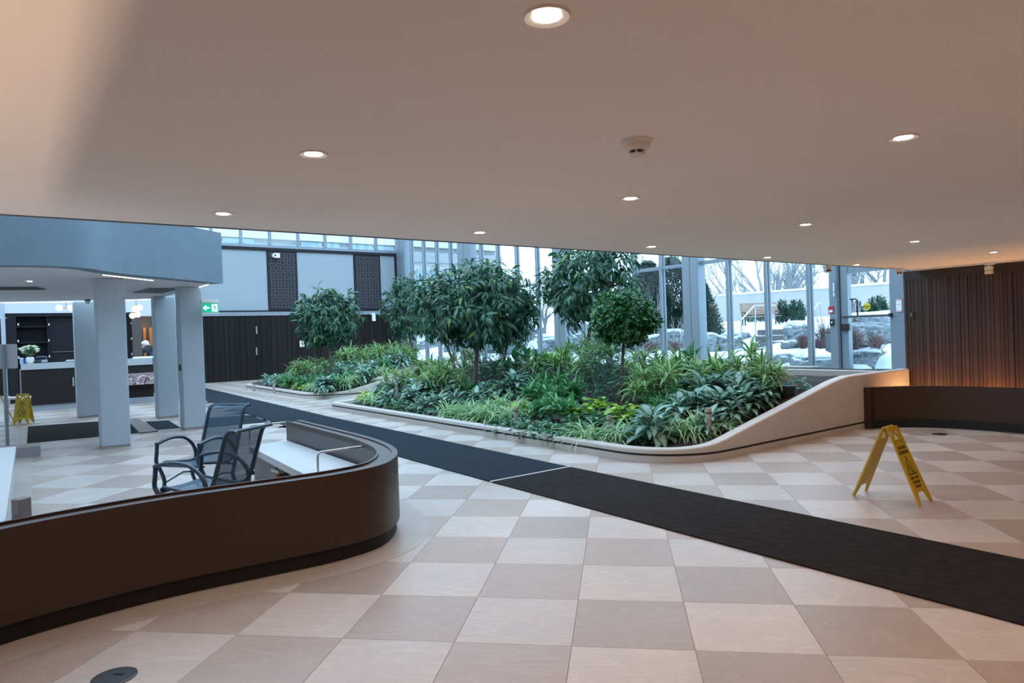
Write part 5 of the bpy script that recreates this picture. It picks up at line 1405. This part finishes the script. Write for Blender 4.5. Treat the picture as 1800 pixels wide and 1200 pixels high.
# ---- trees
g_fig = [leaf_geo(.235, .056, 4, d, .22, .42, .15) for d in (.7, 1.1, 1.5)]
D_FIG = leaf_data('leaf', g_fig, LM_FIG)
g_bal = [leaf_geo(.088, .046, 3, d, .2, .45, .1) for d in (.3, .8)]
D_BAL = leaf_data('leaf', g_bal, LM_BALL)
def tree(base, c, rx, rz, label, geos, data, m, nclu=240, per=8, rt=.04, singles=0, hollow=.5, leafs=1.0, lean=0, gaps=0, up_bias=0.0, dr=.55, irr=.11):
    ph = R_.uniform(0, 6)
    """base: foot of the trunk; c: crown centre; rx, rz: crown radii"""
    root = thing('indoor_tree', base, label, 'tree')
    B0 = Vector(base); cl = Vector(c)-B0
    b = MB()
    fork = Vector((cl.x*.8, cl.y*.8, cl.z-rz*.72))
    trunk = smoothline([(0, 0, -.05), (cl.x*.3+.01, cl.y*.3, fork.z*.5), tuple(fork)], 5)
    b.tube(trunk, [rt*(1-.35*i/(len(trunk)-1)) for i in range(len(trunk))], 9)
    b.build('trunk', M_BARK, root, smooth=True, angle=80)
    lb = MB(); tips = []
    for k in range(9):
        az = k*2.4+R_.uniform(-.3, .3); f = R_.uniform(.45, .8)
        e = cl+Vector((math.cos(az)*rx*f, math.sin(az)*rx*f, R_.uniform(-.35, .55)*rz))
        mid = fork+(e-fork)*.45+Vector((0, 0, .10))
        pts = smoothline([tuple(fork-Vector((0, 0, .03))), tuple(mid), tuple(e)], 4)
        lb.tube(pts, [rt*.5*(1-.75*i/(len(pts)-1)) for i in range(len(pts))], 6)
        for q in range(3):
            s = pts[4+q]; e2 = s+Vector((R_.uniform(-1, 1), R_.uniform(-1, 1), R_.uniform(-.2, 1)))*rx*.35
            lb.tube([tuple(s), tuple((s+e2)/2+Vector((0, 0, .03))), tuple(e2)], [rt*.22, rt*.16, rt*.08], 5)
    o = lb.build('branches', M_BARK, root, smooth=True, angle=80); o['kind'] = 'stuff'
    ms = []
    for k in range(nclu):
        az = R_.uniform(0, 2*PI); s = R_.uniform(-.88, 1); rr = math.sqrt(1-s*s)
        q = (hollow+(1-hollow)*R_.random()**.6)*(1+irr*math.sin(3*az+1.3*s*4+ph)+irr*.7*math.sin(7*az-5*s+2*ph)+R_.uniform(-.06, .08))
        d = Vector((rr*math.cos(az), rr*math.sin(az), s))
        if s < -.35: q *= .88
        P = cl+Vector((d.x*rx*q, d.y*rx*q, d.z*rz*q))
        for j in range(per):
            dd = d*.55+Vector((R_.gauss(0, .5), R_.gauss(0, .5), R_.gauss(-dr+up_bias, .38)))
            ms.append(orient(dd, up=(d+Vector((0, 0, .7))).normalized(), roll=R_.uniform(-.6, .6), s=leafs*R_.uniform(.7, 1.15), p=P+Vector((R_.gauss(0, .03), R_.gauss(0, .03), R_.gauss(0, .03)))))
    if singles:
        tocam = (CAM-Vector(c)).normalized()
        ms.sort(key=lambda M4: -(Vector((M4[0][3], M4[1][3], M4[2][3]))-cl).dot(tocam))
        for M4 in ms[:singles]:
            o = link('leaf', data[R_.randrange(len(data))], root); o.matrix_local = M4
        ms = ms[singles:]
    scatter('foliage', geos, ms, m, root)
    return root
def crown(base, px, py, rxp, rzp):
    D = (Vector(base)-CAM).dot(CF); return pd(px, py, D), rxp*D/F_PX, rzp*D/F_PX
T = bedhit(833, 690)
c, rx, rz = crown(T, 842, 538, 95, 80)
tree(T, c, rx, rz, 'big spreading fig tree in the middle planter, widest crown of the trees', g_fig, D_FIG, LM_FIG, 470, 9, .055, 300, leafs=1.1)
T = bedu(800, 6.85)
c, rx, rz = crown(T, 770, 545, 45, 68)
tree(T, c, rx, rz, 'fig tree half hidden behind the left side of the big tree', g_fig, D_FIG, LM_FIG, 200, 9, .045)
T = bedu(883, 8.3)
c, rx, rz = crown(T, 893, 555, 46, 62)
tree(T, c, rx, rz, 'fig tree behind the right side of the big tree, trunk against the glazing', g_fig, D_FIG, LM_FIG, 180, 9, .045)
T = bedu(727, 8.9)
c, rx, rz = crown(T, 716, 545, 41, 62)
tree(T, c, rx, rz, 'fig tree in front of the screen wall corner, left of the big tree', g_fig, D_FIG, LM_FIG, 280, 9, .05)
T = bedhit(584, 662)
c, rx, rz = crown(T, 573, 560, 54, 54)
tree(T, c, rx, rz, 'fig tree with a drooping crown alone in the far left planter', g_fig, D_FIG, LM_FIG, 380, 9, .055, 300, leafs=1.15)
T = bedu(1027, 8.6)
c, rx, rz = crown(T, 1041, 503, 87, 80)
tree(T, c, rx, rz, 'tall fig tree whose crown is cut off by the low ceiling edge', g_fig, D_FIG, LM_FIG, 380, 9, .06, 300, leafs=1.15)
T = bedhit(1091, 696)
c, rx, rz = crown(T, 1097, 563, 55, 49)
tree(T, c, rx, rz, 'clipped round-headed tree with small glossy leaves', g_bal, D_BAL, LM_BALL, 800, 8, .036, 300, hollow=.62, dr=.15, irr=.03)
# ================================================================== WINTER GARDEN OUTSIDE
from mathutils import noise as mnoise
M_SNOW = mat('snow', (.80, .84, .88), .8, noise=(2.5, .04), coord='World')
M_ROCK = mat('grey limestone boulder', (.20, .22, .235), .85, noise=(5.5, .6, (1, 1, 1.9), .16), bump=(9, 1.2), coord='World')
M_TWIG = mat('red brown twigs', (.17, .095, .09), .9)
M_EVER = leaf_mat('winter evergreen', (.05, .11, .07), (.04, .09, .06), rough=.6)
M_CEDAR = leaf_mat('cedar green', (.045, .085, .062), (.035, .07, .055), rough=.7)
M_TREEB = mat('grey winter bark', (.25, .255, .27), .9, noise=(8, .3, (1, 1, .2)), coord='World')
M_BIRCH = mat('pale birch bark', (.50, .48, .47), .8, noise=(8, .3, (1, 1, .3)), coord='World')
PROF = [(13.7, .40), (14.6, .46), (15.2, .62), (16.2, .74), (17.6, .80), (18.6, .98), (19.6, 1.15), (21.2, 1.52), (24, 1.72), (30, 1.95), (60, 2.3), (120, 3)]
def zt(u, v=0):
    for (a, za), (b, zb) in zip(PROF, PROF[1:]):
        if u <= b: return za+(zb-za)*max(0, (u-a))/(b-a)
    return PROF[-1][1]
def ztn(u, v): return zt(u)+.10*mnoise.noise(Vector((u*.55, v*.55, 0)))+.04*mnoise.noise(Vector((u*1.9, v*1.9, 3)))
us_ = [13.78+.28*i for i in range(60)]+[31+2.5*i for i in range(24)]
vs2 = [-14+.55*i for i in range(100)]+[42+4*i for i in range(15)]
g = MB(R45); g.add([(u, v, ztn(u, v)) for u in us_ for v in vs2], [(i*len(vs2)+j, (i+1)*len(vs2)+j, (i+1)*len(vs2)+j+1, i*len(vs2)+j+1) for i in range(len(us_)-1) for j in range(len(vs2)-1)])
struct(g.build('ground', M_SNOW, smooth=True, angle=180))
def gpt(px, u): 
    v = onu(px, 600, u).dot(EV); return W(u, v, ztn(u, v)), (onu(px, 600, u)-CAM).dot(CF)/F_PX     # point on the snow, metres per pixel
rock_i = [0]
def rock(px0, px1, py0, py1, u, label, snow=.5, depth=.8, sq=.55):
    P, mpp = gpt((px0+px1)/2, u)
    top = onu((px0+px1)/2, py0, u).z; bot = min(P.z, onu((px0+px1)/2, py1, u).z)-.05
    w = (px1-px0)*mpp/2*1.02; h = max(.12, (top-bot)/2)
    root = thing('boulder', Vector((P.x, P.y, bot)), label, 'boulder', math.atan2(CR.y, CR.x))
    rock_i[0] += 1; sd_ = rock_i[0]*7.3
    bm = bmesh.new(); bmesh.ops.create_icosphere(bm, subdivisions=4, radius=1)
    for v in bm.verts:
        c = v.co; q = Vector([math.copysign(abs(k)**sq, k) for k in c]); 
        n = .16*mnoise.noise(c*1.3+Vector((sd_, 0, 0)))+(.15)*mnoise.noise(c*2.7+Vector((0, sd_, 0)))+(.09)*mnoise.noise(Vector((c.x*2.5, c.y*2.5, c.z*8))+Vector((0, 0, sd_)))
        q *= (.92+n)
        v.co = Vector((q.x*w, q.y*max(.25, w*depth), h+q.z*h))
    me = bpy.data.meshes.new('stone'); bm.to_mesh(me); me.materials.append(M_ROCK); me.polygons.foreach_set('use_smooth', [True]*len(me.polygons)); me.set_sharp_from_angle(angle=math.radians(40))
    link('stone', me, root)
    if snow > 0:
        bm.normal_update()
        kill = [f for f in bm.faces if f.normal.z < .72 or f.calc_center_median().z < h*1.15 or mnoise.noise(f.calc_center_median()*.6+Vector((sd_, sd_, 0))) > snow-.40]
        bmesh.ops.delete(bm, geom=kill, context='FACES')
        if bm.faces:
            for _k in range(4): bmesh.ops.smooth_vert(bm, verts=bm.verts[:], factor=.5, use_axis_x=True, use_axis_y=True, use_axis_z=True)
            ext = bmesh.ops.extrude_face_region(bm, geom=bm.faces[:])
            bmesh.ops.translate(bm, verts=[v for v in ext['geom'] if isinstance(v, bmesh.types.BMVert)], vec=(0, 0, min(.10, h*.22)))
            m2 = bpy.data.meshes.new('snow_cap'); bm.to_mesh(m2); m2.materials.append(M_SNOW); m2.polygons.foreach_set('use_smooth', [True]*len(m2.polygons))
            o = link('snow_cap', m2, root); o['kind'] = 'stuff'
    bm.free(); return root
# front ledge rocks and the tiers behind them
for a in ((1355, 1398, 622, 650, 14.9, 'flat grey rock low behind the pale mullions, left of the wide front ledge', .7), (1392, 1486, 624, 652, 14.7, 'wide flat grey rock ledge left of the glazed door', .75), (1488, 1556, 613, 650, 14.5, 'broad grey rock ledge in the lower glass of the door', .45),
          (1372, 1424, 598, 612, 17.6, 'thin flat rock below the rounded boulder', .7), (1380, 1428, 567, 606, 18.6, 'large rounded boulder right of the timber steps', .35), (1487, 1570, 566, 606, 18.3, 'long boulder behind the red shrubs in the door glass', .4),
          (1493, 1570, 549, 562, 20.4, 'flat rock shelf under the evergreens in the door glass', .8), (1455, 1482, 575, 604, 18.2, 'narrow boulder behind the door post', .4),
          (1226, 1264, 587, 632, 17.4, 'large pale boulder right of the grey column', .5), (1262, 1304, 588, 630, 17.8, 'pale boulder beside the left handrail', .55), (1288, 1318, 583, 606, 19.3, 'small boulder at the top left of the steps', .6),
          (1160, 1204, 580, 618, 17.8, 'grey boulder left of the grey column', .5), (1128, 1166, 590, 625, 17.2, 'grey boulder behind the round-headed tree', .5), (1228, 1300, 628, 655, 15.4, 'low snowy rock behind the dracaenas', .9),
          (1060, 1130, 588, 628, 17.4, 'long low boulder behind the tall tree', .6), (1000, 1062, 586, 626, 17.5, 'grey boulder between the tall tree trunk and the column', .6), (930, 1000, 590, 634, 17.0, 'long grey rock behind the grey column left of the tall tree', .6),
          (880, 934, 600, 640, 16.4, 'grey rock with snow right of the big tree trunk', .6), (838, 882, 596, 636, 16.8, 'grey rock with snow behind the big tree', .6), (780, 838, 598, 634, 17.6, 'grey rock far left behind the fig trees', .6), (900, 960, 575, 596, 20.2, 'upper grey rock tier right of the big tree', .6), (1000, 1060, 568, 588, 20.2, 'upper grey rock tier behind the tall tree', .6), (720, 780, 596, 632, 18.5, 'grey rock at the far left end of the glazing', .6)):
    rock(*a[:6], snow=a[6])
def mound(px, py, wpx, hpx, u, label):
    P, mpp = gpt(px, u); z = onu(px, py, u).z; w = wpx*mpp/2; h = hpx*mpp
    b = MB(Matrix.Translation((P.x, P.y, z-h)) @ Matrix.Rotation(math.atan2(CR.y, CR.x), 4, 'Z'))
    n = 20; rg = []
    for q, zz in ((1.15, -.25), (1.0, .15), (.85, .5), (.6, .8), (.3, .96), (.05, 1)):
        rg.append([(w*q*(1+.12*math.sin(3*a_)+.07*math.sin(5*a_+px))*math.cos(a_), w*.7*q*math.sin(a_), h*zz) for a_ in [2*PI*k/n for k in range(n)]])
    b.loft(rg, True, True); tag(b.build('snow_mound', M_SNOW, smooth=True, angle=90), label, 'snow')
mound(1427, 612, 66, 16, 15.4, 'rounded snow mound on the rock ledge left of the door')
mound(1508, 638, 56, 15, 14.15, 'snow heap at the foot of the glazed door, left')
mound(1560, 622, 40, 28, 14.2, 'tall snow heap at the right edge of the door glass')
mound(1255, 622, 60, 18, 15.6, 'snow heap behind the dracaenas right of the grey column')
mound(940, 598, 26, 12, 16.2, 'snow lump behind the mullions right of the big tree')
mound(1345, 578, 60, 10, 21.5, 'flat snow bank above the timber steps')

# timber steps
M_TIMBER = mat('grey weathered timber', (.16, .145, .15), .85, noise=(10, .3, (1, 8, 8)), coord='Object')
stp = gpt(1345, 18.6)
ts = thing('garden_steps', W(18.0, UV(stp[0])[1], 0), 'grey timber steps with snow between the boulders', 'steps', math.atan2(CR.y, CR.x))
Dm = stp[1]
for k in range(4):
    y0 = 580+10.5*k; uu = 19.6-.42*k
    P0 = onu(1316-4.5*k, y0, uu); P1 = onu(1388-2*k, y0, uu); Pl = ts.matrix_world
    z1 = P0.z; h = 9.5*(P0-CAM).dot(CF)/F_PX
    R_i = Matrix.Rotation(-math.atan2(CR.y, CR.x), 3, 'Z'); a_ = R_i @ (P0-ts.location); c_ = R_i @ (P1-ts.location)
    MB().cbox(a_.x, c_.x, min(a_.y, c_.y), min(a_.y, c_.y)+.45, z1-h, z1, .012).build('timber', M_TIMBER, ts)
# handrails
M_GALV = mat('galvanised rail', (.55, .58, .6), .4, metal=.6)
def hrail(pts, u, label, posts):
    P = [onu(x, y, u+du) for x, y, du in pts]; o0 = P[0]
    r = thing('handrail', o0, label, 'rail')
    MB().tube([p-o0 for p in P], .028, 8).build('rail', M_GALV, r, smooth=True, angle=60)
    for x, y0, y1, du in posts:
        a_ = onu(x, y0, u+du)-o0; zg = ztn(*UV(onu(x, y0, u+du))[:2])-o0.z-.1
        MB().tube([a_, (a_.x, a_.y, min(zg, a_.z-.3))], .024, 8).build('post', M_GALV, r, smooth=True, angle=60)
hrail([(1303, 562, 0), (1326, 537, 1.6), (1364, 536.5, 1.9)], 18.2, 'galvanised handrail on the left of the timber steps', [(1303, 562, 0, 0), (1327, 538, 0, 1.6)])
hrail([(1425, 552, 0), (1438, 533, 1.4), (1444, 533, 1.6)], 18.8, 'galvanised handrail on the right of the timber steps', [(1443, 533, 0, 1.6)])
# garden bench
bp, bm_ = gpt(1338, 22.6)
bq = onu(1338, 571, 22.6)
gb = thing('garden_bench', Vector((bp.x, bp.y, bq.z)), 'wooden garden bench with black arms in the snow', 'bench', math.atan2(CR.y, CR.x)-.12)
M_SLATW = mat('reddish bench wood', (.42, .27, .21), .6, noise=(10, .2, (1, 8, 8)), coord='Object')
zs = .46; 
for k in range(5): MB().cbox(-.82, .82, -.32+.10*k, -.24+.10*k, zs-.03, zs, .008).build('seat_slat', M_SLATW, gb)
for k in range(6): MB().cbox(-.82, .82, .18+.035*k, .21+.035*k, zs+.09+.105*k, zs+.175+.105*k, .008).build('back_slat', M_SLATW, gb)
for s in (-1, 1):
    b = MB(); x = s*.72
    b.tube([(x, -.30, 0), (x, -.30, .66), (x, -.2, .70), (x, .2, .68)], .03, 8); b.build('arm', M_DARKPLASTIC, gb)
    b = MB(); b.tube([(x, .28, 0), (x, .2, .45), (x, .40, 1.15)], .03, 8); b.build('rear_leg', M_DARKPLASTIC, gb)
gb.scale = (.92, .92, .80)
# beige garden wall
wA = pd(1258, 556, 37); wB = pd(1575, 545, 30)
d_ = (wB-wA); d_.z = 0; L_ = d_.length; an_ = math.atan2(d_.y, d_.x)
gw = thing('garden_wall', (wA.x, wA.y, 1.3), 'long beige rendered garden wall across the back of the winter garden', 'wall', an_)
hA = pd(1258, 521, 37).z-1.3; hB = pd(1566, 499, 30.2).z-1.3
b = MB(); x1 = L_+9; hx = hA+(hB-hA)*x1/L_
b.add([(0, -.15, 0), (x1, -.15, 0), (x1, .15, 0), (0, .15, 0), (0, -.15, hA), (x1, -.15, hx), (x1, .15, hx), (0, .15, hA)], [(0, 3, 2, 1), (4, 5, 6, 7), (0, 1, 5, 4), (1, 2, 6, 5), (2, 3, 7, 6), (3, 0, 4, 7)])
b.build('render', mat('beige render', (.44, .415, .39), .85, noise=(1.5, .06), coord='World'), gw)
b = MB(); b.add([(0, -.2, hA), (x1, -.2, hx), (x1, .2, hx), (0, .2, hA), (0, -.2, hA+.09), (x1, -.2, hx+.09), (x1, .2, hx+.09), (0, .2, hA+.09)], [(0, 3, 2, 1), (4, 5, 6, 7), (0, 1, 5, 4), (1, 2, 6, 5), (2, 3, 7, 6), (3, 0, 4, 7)])
b.build('snow_coping', M_SNOW, gw)
tag(MB(Matrix.Translation(gpt(1456, 16.6)[0])).cbox(-.07, .07, -.07, .07, 0, .52, .012).build('garden_bollard', mat('dark grey bollard', (.07, .095, .115), .5)), 'dark grey square bollard light in the snow left of the door', 'bollard')

# evergreen shrubs, cedars, red twig shrubs
g_ev = [leaf_geo(.11, .035, 2, .4, .1, .45)]
def ever(px, py0, py1, wpx, u, label, n=420, cone=False, m=None, nm='evergreen_shrub'):
    P, mpp = gpt(px, u); z1 = onu(px, py0, u).z; h = z1-P.z; w = wpx*mpp/2
    r = thing(nm, P, label, 'shrub' if not cone else 'tree'); ms = []
    n = n if cone else n*3
    for _ in range(n):
        t = R_.random(); az = R_.uniform(0, 2*PI)
        pr = (1-t)**.7*1.05+.06 if cone else (.45+.75*math.sin(PI*min(1, .15+t*.8)))*.8
        q = w*pr*(.35+.65*math.sqrt(R_.random()))*R_.uniform(.8, 1.12)
        if not cone: t *= .78+.24*math.sin(5*az+px)*R_.uniform(.6, 1)
        ms.append(orient(dirv(az+R_.uniform(-.6, .6), R_.uniform(.2, 1.3) if cone else R_.uniform(.6, 1.45)), s=R_.uniform(.9, 1.7)*(1.15 if cone else .75), roll=R_.uniform(-1, 1), p=(q*math.cos(az), q*math.sin(az), t*h)))
    scatter('foliage', g_ev, ms, m or M_EVER, r)
    MB().tube([(0, 0, -.05), (0, 0, h*.6)], .04, 6).build('stem', M_TREEB, r)
ever(1330, 534, 557, 44, 24.5, 'dark evergreen shrub behind the garden bench')
ever(1377, 527, 557, 24, 24, 'upright evergreen shrub just right of the garden bench', 500)
ever(1402, 527, 557, 32, 24, 'wide evergreen shrub in front of the beige wall, left of the door', 600)
ever(1502, 526, 553, 34, 22.2, 'left evergreen shrub seen through the door glass', 560)
ever(1544, 520, 553, 38, 22.0, 'right evergreen shrub seen through the door glass', 700)
ever(1143, 462, 622, 120, 19.0, 'left cedar behind the round-headed tree', 11000, True, M_CEDAR, 'cedar')
ever(1184, 455, 622, 150, 19.2, 'middle cedar between two mullions left of the grey column', 12000, True, M_CEDAR, 'cedar')
ever(1226, 478, 600, 84, 19.4, 'right cedar emerging right of the grey column', 9000, True, M_CEDAR, 'cedar')
def twig(px, py0, wpx, u, label, n=90):
    P, mpp = gpt(px, u); h = max(.3, onu(px, py0, u).z-P.z); w = wpx*mpp/2
    r = thing('red_twig_shrub', P, label, 'shrub'); b = MB()
    for _ in range(n):
        az = R_.uniform(0, 2*PI); q = R_.uniform(0, 1); e = Vector((w*q*math.cos(az), w*q*math.sin(az), h*R_.uniform(.5, 1)*(1-.35*q*q)))
        s = Vector((e.x*.25, e.y*.25, 0)); m_ = (s+e)/2+Vector((R_.gauss(0, .04), R_.gauss(0, .04), .05))
        b.tube([s, m_, e], [.009, .007, .004], 3, caps=False)
        for _k in range(2):
            e2 = m_+Vector((R_.gauss(0, .1), R_.gauss(0, .1), R_.uniform(.05, .2)))*1.1; b.tube([m_, e2], [.006, .003], 3, caps=False)
    o = b.build('twigs', M_TWIG, r); o['kind'] = 'stuff'
for a in ((1412, 584, 34, 17.2, 'red twig shrub in front of the rounded boulder'), (1447, 556, 50, 17.8, 'large red twig shrub left of the door post'), (1437, 592, 30, 16.8, 'small dark red shrub beside the square bollard'), (1502, 568, 36, 17.0, 'red twig shrub at the left of the door glass'),
          (1540, 585, 50, 17.0, 'red twig shrub at the right of the door glass'), (1504, 553, 30, 19.6, 'red twig shrub under the rock shelf in the door glass'), (1146, 598, 46, 16.4, 'red twig shrub behind the round-headed tree'), (1184, 602, 36, 16.6, 'red twig shrub left of the grey column')):
    twig(*a)

# bare trees
def bare_mesh(seed, spread=.5, multi=1, lv=5):
    rr = random.Random(seed); b = MB(); tr = MB()
    def grow(p, d, L, r, lvl):
        n = 3; pts = [p]; q = p; dd = d
        for k in range(n):
            dd = (dd+Vector((rr.gauss(0, .10), rr.gauss(0, .10), .05))).normalized(); q = q+dd*(L/n); pts.append(q)
        (tr if lvl < 1 else b).tube(pts, [r*(1-.4*k/n) for k in range(n+1)], 6 if lvl < 2 else 4 if lvl < 3 else 3, caps=False)
        if lvl >= lv: return
        for k in range(rr.choice((2, 3, 3)) if lvl else rr.choice((3, 4))):
            t = rr.randrange(1, n+1); ax = Vector((rr.gauss(0, 1), rr.gauss(0, 1), rr.gauss(0, .5))).normalized()
            nd = (dd+ax*spread*rr.uniform(.7, 1.4)).normalized()
            if nd.z < -.1: nd.z *= -.5
            grow(pts[t], nd, L*rr.uniform(.55, .8), r*rr.uniform(.45, .62), lvl+1)
    for m_ in range(multi):
        d = Vector((rr.gauss(0, .28 if multi > 1 else .06), rr.gauss(0, .28 if multi > 1 else .06), 1)).normalized()
        grow(Vector((0, 0, -.1)), d, .42, .032 if multi == 1 else .018, 0)
    return tr, b
BP = []
for sd_, sp_, mu, lv in ((3, .55, 1, 6), (8, .5, 2, 6), (21, .6, 1, 6), (5, .7, 3, 4)):
    tr_, br_ = bare_mesh(sd_, sp_, mu, lv); BP.append((tr_, br_, {}))
def bare(px, py_top, u, kind, label, m=M_TREEB, rz=0, thick=1.0, base=None):
    P, mpp = gpt(px, u)
    h = (onu(px, py_top, u).z-P.z)
    r = thing('bare_tree', P, label, 'tree', rz)
    tr_, br_, made = BP[kind]
    for nm, mb_ in (('trunk', tr_), ('branches', br_)):
        key = (nm, m.name)
        if key not in made:
            o = mb_.build(nm, m, r, smooth=True, angle=80); made[key] = o.data
        else: o = link(nm, made[key], r)
        if nm == 'branches': o['kind'] = 'stuff'
    s = h/1.25; r.scale = (s*thick*.62, s*thick*.62, s)
for a in ((1312, 300, 33, 1, 'bare forked tree behind the left part of the garden wall'), (1368, 250, 34, 2, 'bare thick tree behind the garden wall above the bench'), (1386, 280, 36, 2, 'bare slim tree behind the garden wall'), (1400, 260, 33, 0, 'bare tree behind the wall above the wide evergreen'),
          (1499, 250, 31, 2, 'bare thick tree behind the wall in the door glass, left'), (1549, 280, 32, 0, 'bare tree behind the wall in the door glass, right'), (1452, 330, 33, 1, 'bare tree behind the wall left of the door post'), (1340, 320, 45, 0, 'bare tree farther off above the garden bench'),
          (1268, 380, 40, 2, 'bare tree just left of the garden wall end'), (1245, 400, 24, 1, 'bare tree right of the right cedar'), (1128, 380, 21, 1, 'bare tree above the left cedar'), (1100, 380, 23, 0, 'bare tree behind the tall tree crown, right'), (1000, 380, 21, 2, 'bare tree behind the tall tree crown, left'), (955, 390, 20, 0, 'bare tree between the grey column and the big tree'),
          (925, 390, 19.5, 1, 'bare tree right of the big tree crown'), (890, 390, 21, 2, 'bare tree above the big tree crown'), (1180, 360, 46, 0, 'bare tree far behind the middle cedar'), (1420, 380, 48, 1, 'bare tree far behind the wall, middle')):
    u_ = a[2]; bare(a[0], a[1], u_, a[3], a[4], rz=R_.uniform(0, 6), thick=1.25 if u_ > 29 else 1.1)
bare(1150, 440, 17.4, 3, 'pale multi-stemmed bare tree in front of the left cedar', M_BIRCH, 1.0, .55)
bare(1503, 452, 20.8, 3, 'pale multi-stemmed bare tree in front of the wall, in the door glass', M_BIRCH, 2.0, .7)
bare(1192, 520, 17.6, 3, 'low pale bare shrub tree left of the grey column', M_BIRCH, 4.0, .9)
bare(1440, 470, 20.8, 1, 'pale slender bare tree left of the door post', M_BIRCH, 3.0, .6)

# neighbouring building beyond the screen wall
NV = 40.0
ne = onv(876, 480, NV).dot(EU)
nb = thing('neighbouring_building', W(0, NV, 0), 'pale neighbouring building with window bands beyond the garden hall', 'building', PI/4)
M_FAC = mat('pale facade render', (.50, .485, .47), .85, noise=(.8, .05), coord='World'); M_FACG = mat('grey facade panel', (.27, .28, .29), .8); M_NWIN = mat('bluish window glass', (.22, .33, .38), .12)
def nz(px, py): return onv(px, py, NV).z
zb1, zb0 = nz(570, 424.5), nz(570, 437)
MB().box(-16, ne, 0, 10, zb1, 16).build('upper_facade', M_FAC, nb)
MB().box(-16, ne, .3, 10, zb0, zb1).build('window_band_wall', M_FACG, nb)
zb2 = nz(760, 452); zb3 = nz(760, 462)
MB().box(-16, ne, 0, 10, .3, zb0).build('lower_facade', M_FAC, nb)
for px0, px1 in ((393, 425), (427, 449), (531, 567), (571, 600), (617, 657), (662, 694)):
    a_, c_ = onv(px0, 430, NV).dot(EU), onv(px1, 430, NV).dot(EU)
    MB().box(a_, c_, .2, .32, zb0+.02, zb1-.05).build('window', M_NWIN, nb)
zc0, zc1, zc2 = nz(740, 445), nz(740, 462), nz(740, 474)
x0 = onv(690, 480, NV).dot(EU)
MB().box(x0, ne, -.5, .02, zc1, zc0).build('canopy', M_FACG, nb)
for k, (px0, px1) in enumerate(((706, 728), (732, 752), (757, 777), (781, 800), (806, 832), (836, 868))):
    a_, c_ = onv(px0, 480, NV).dot(EU), onv(px1, 480, NV).dot(EU)
    MB().box(a_, c_, -.1, .02, 2.2, zc2).build('window', M_NWIN, nb)
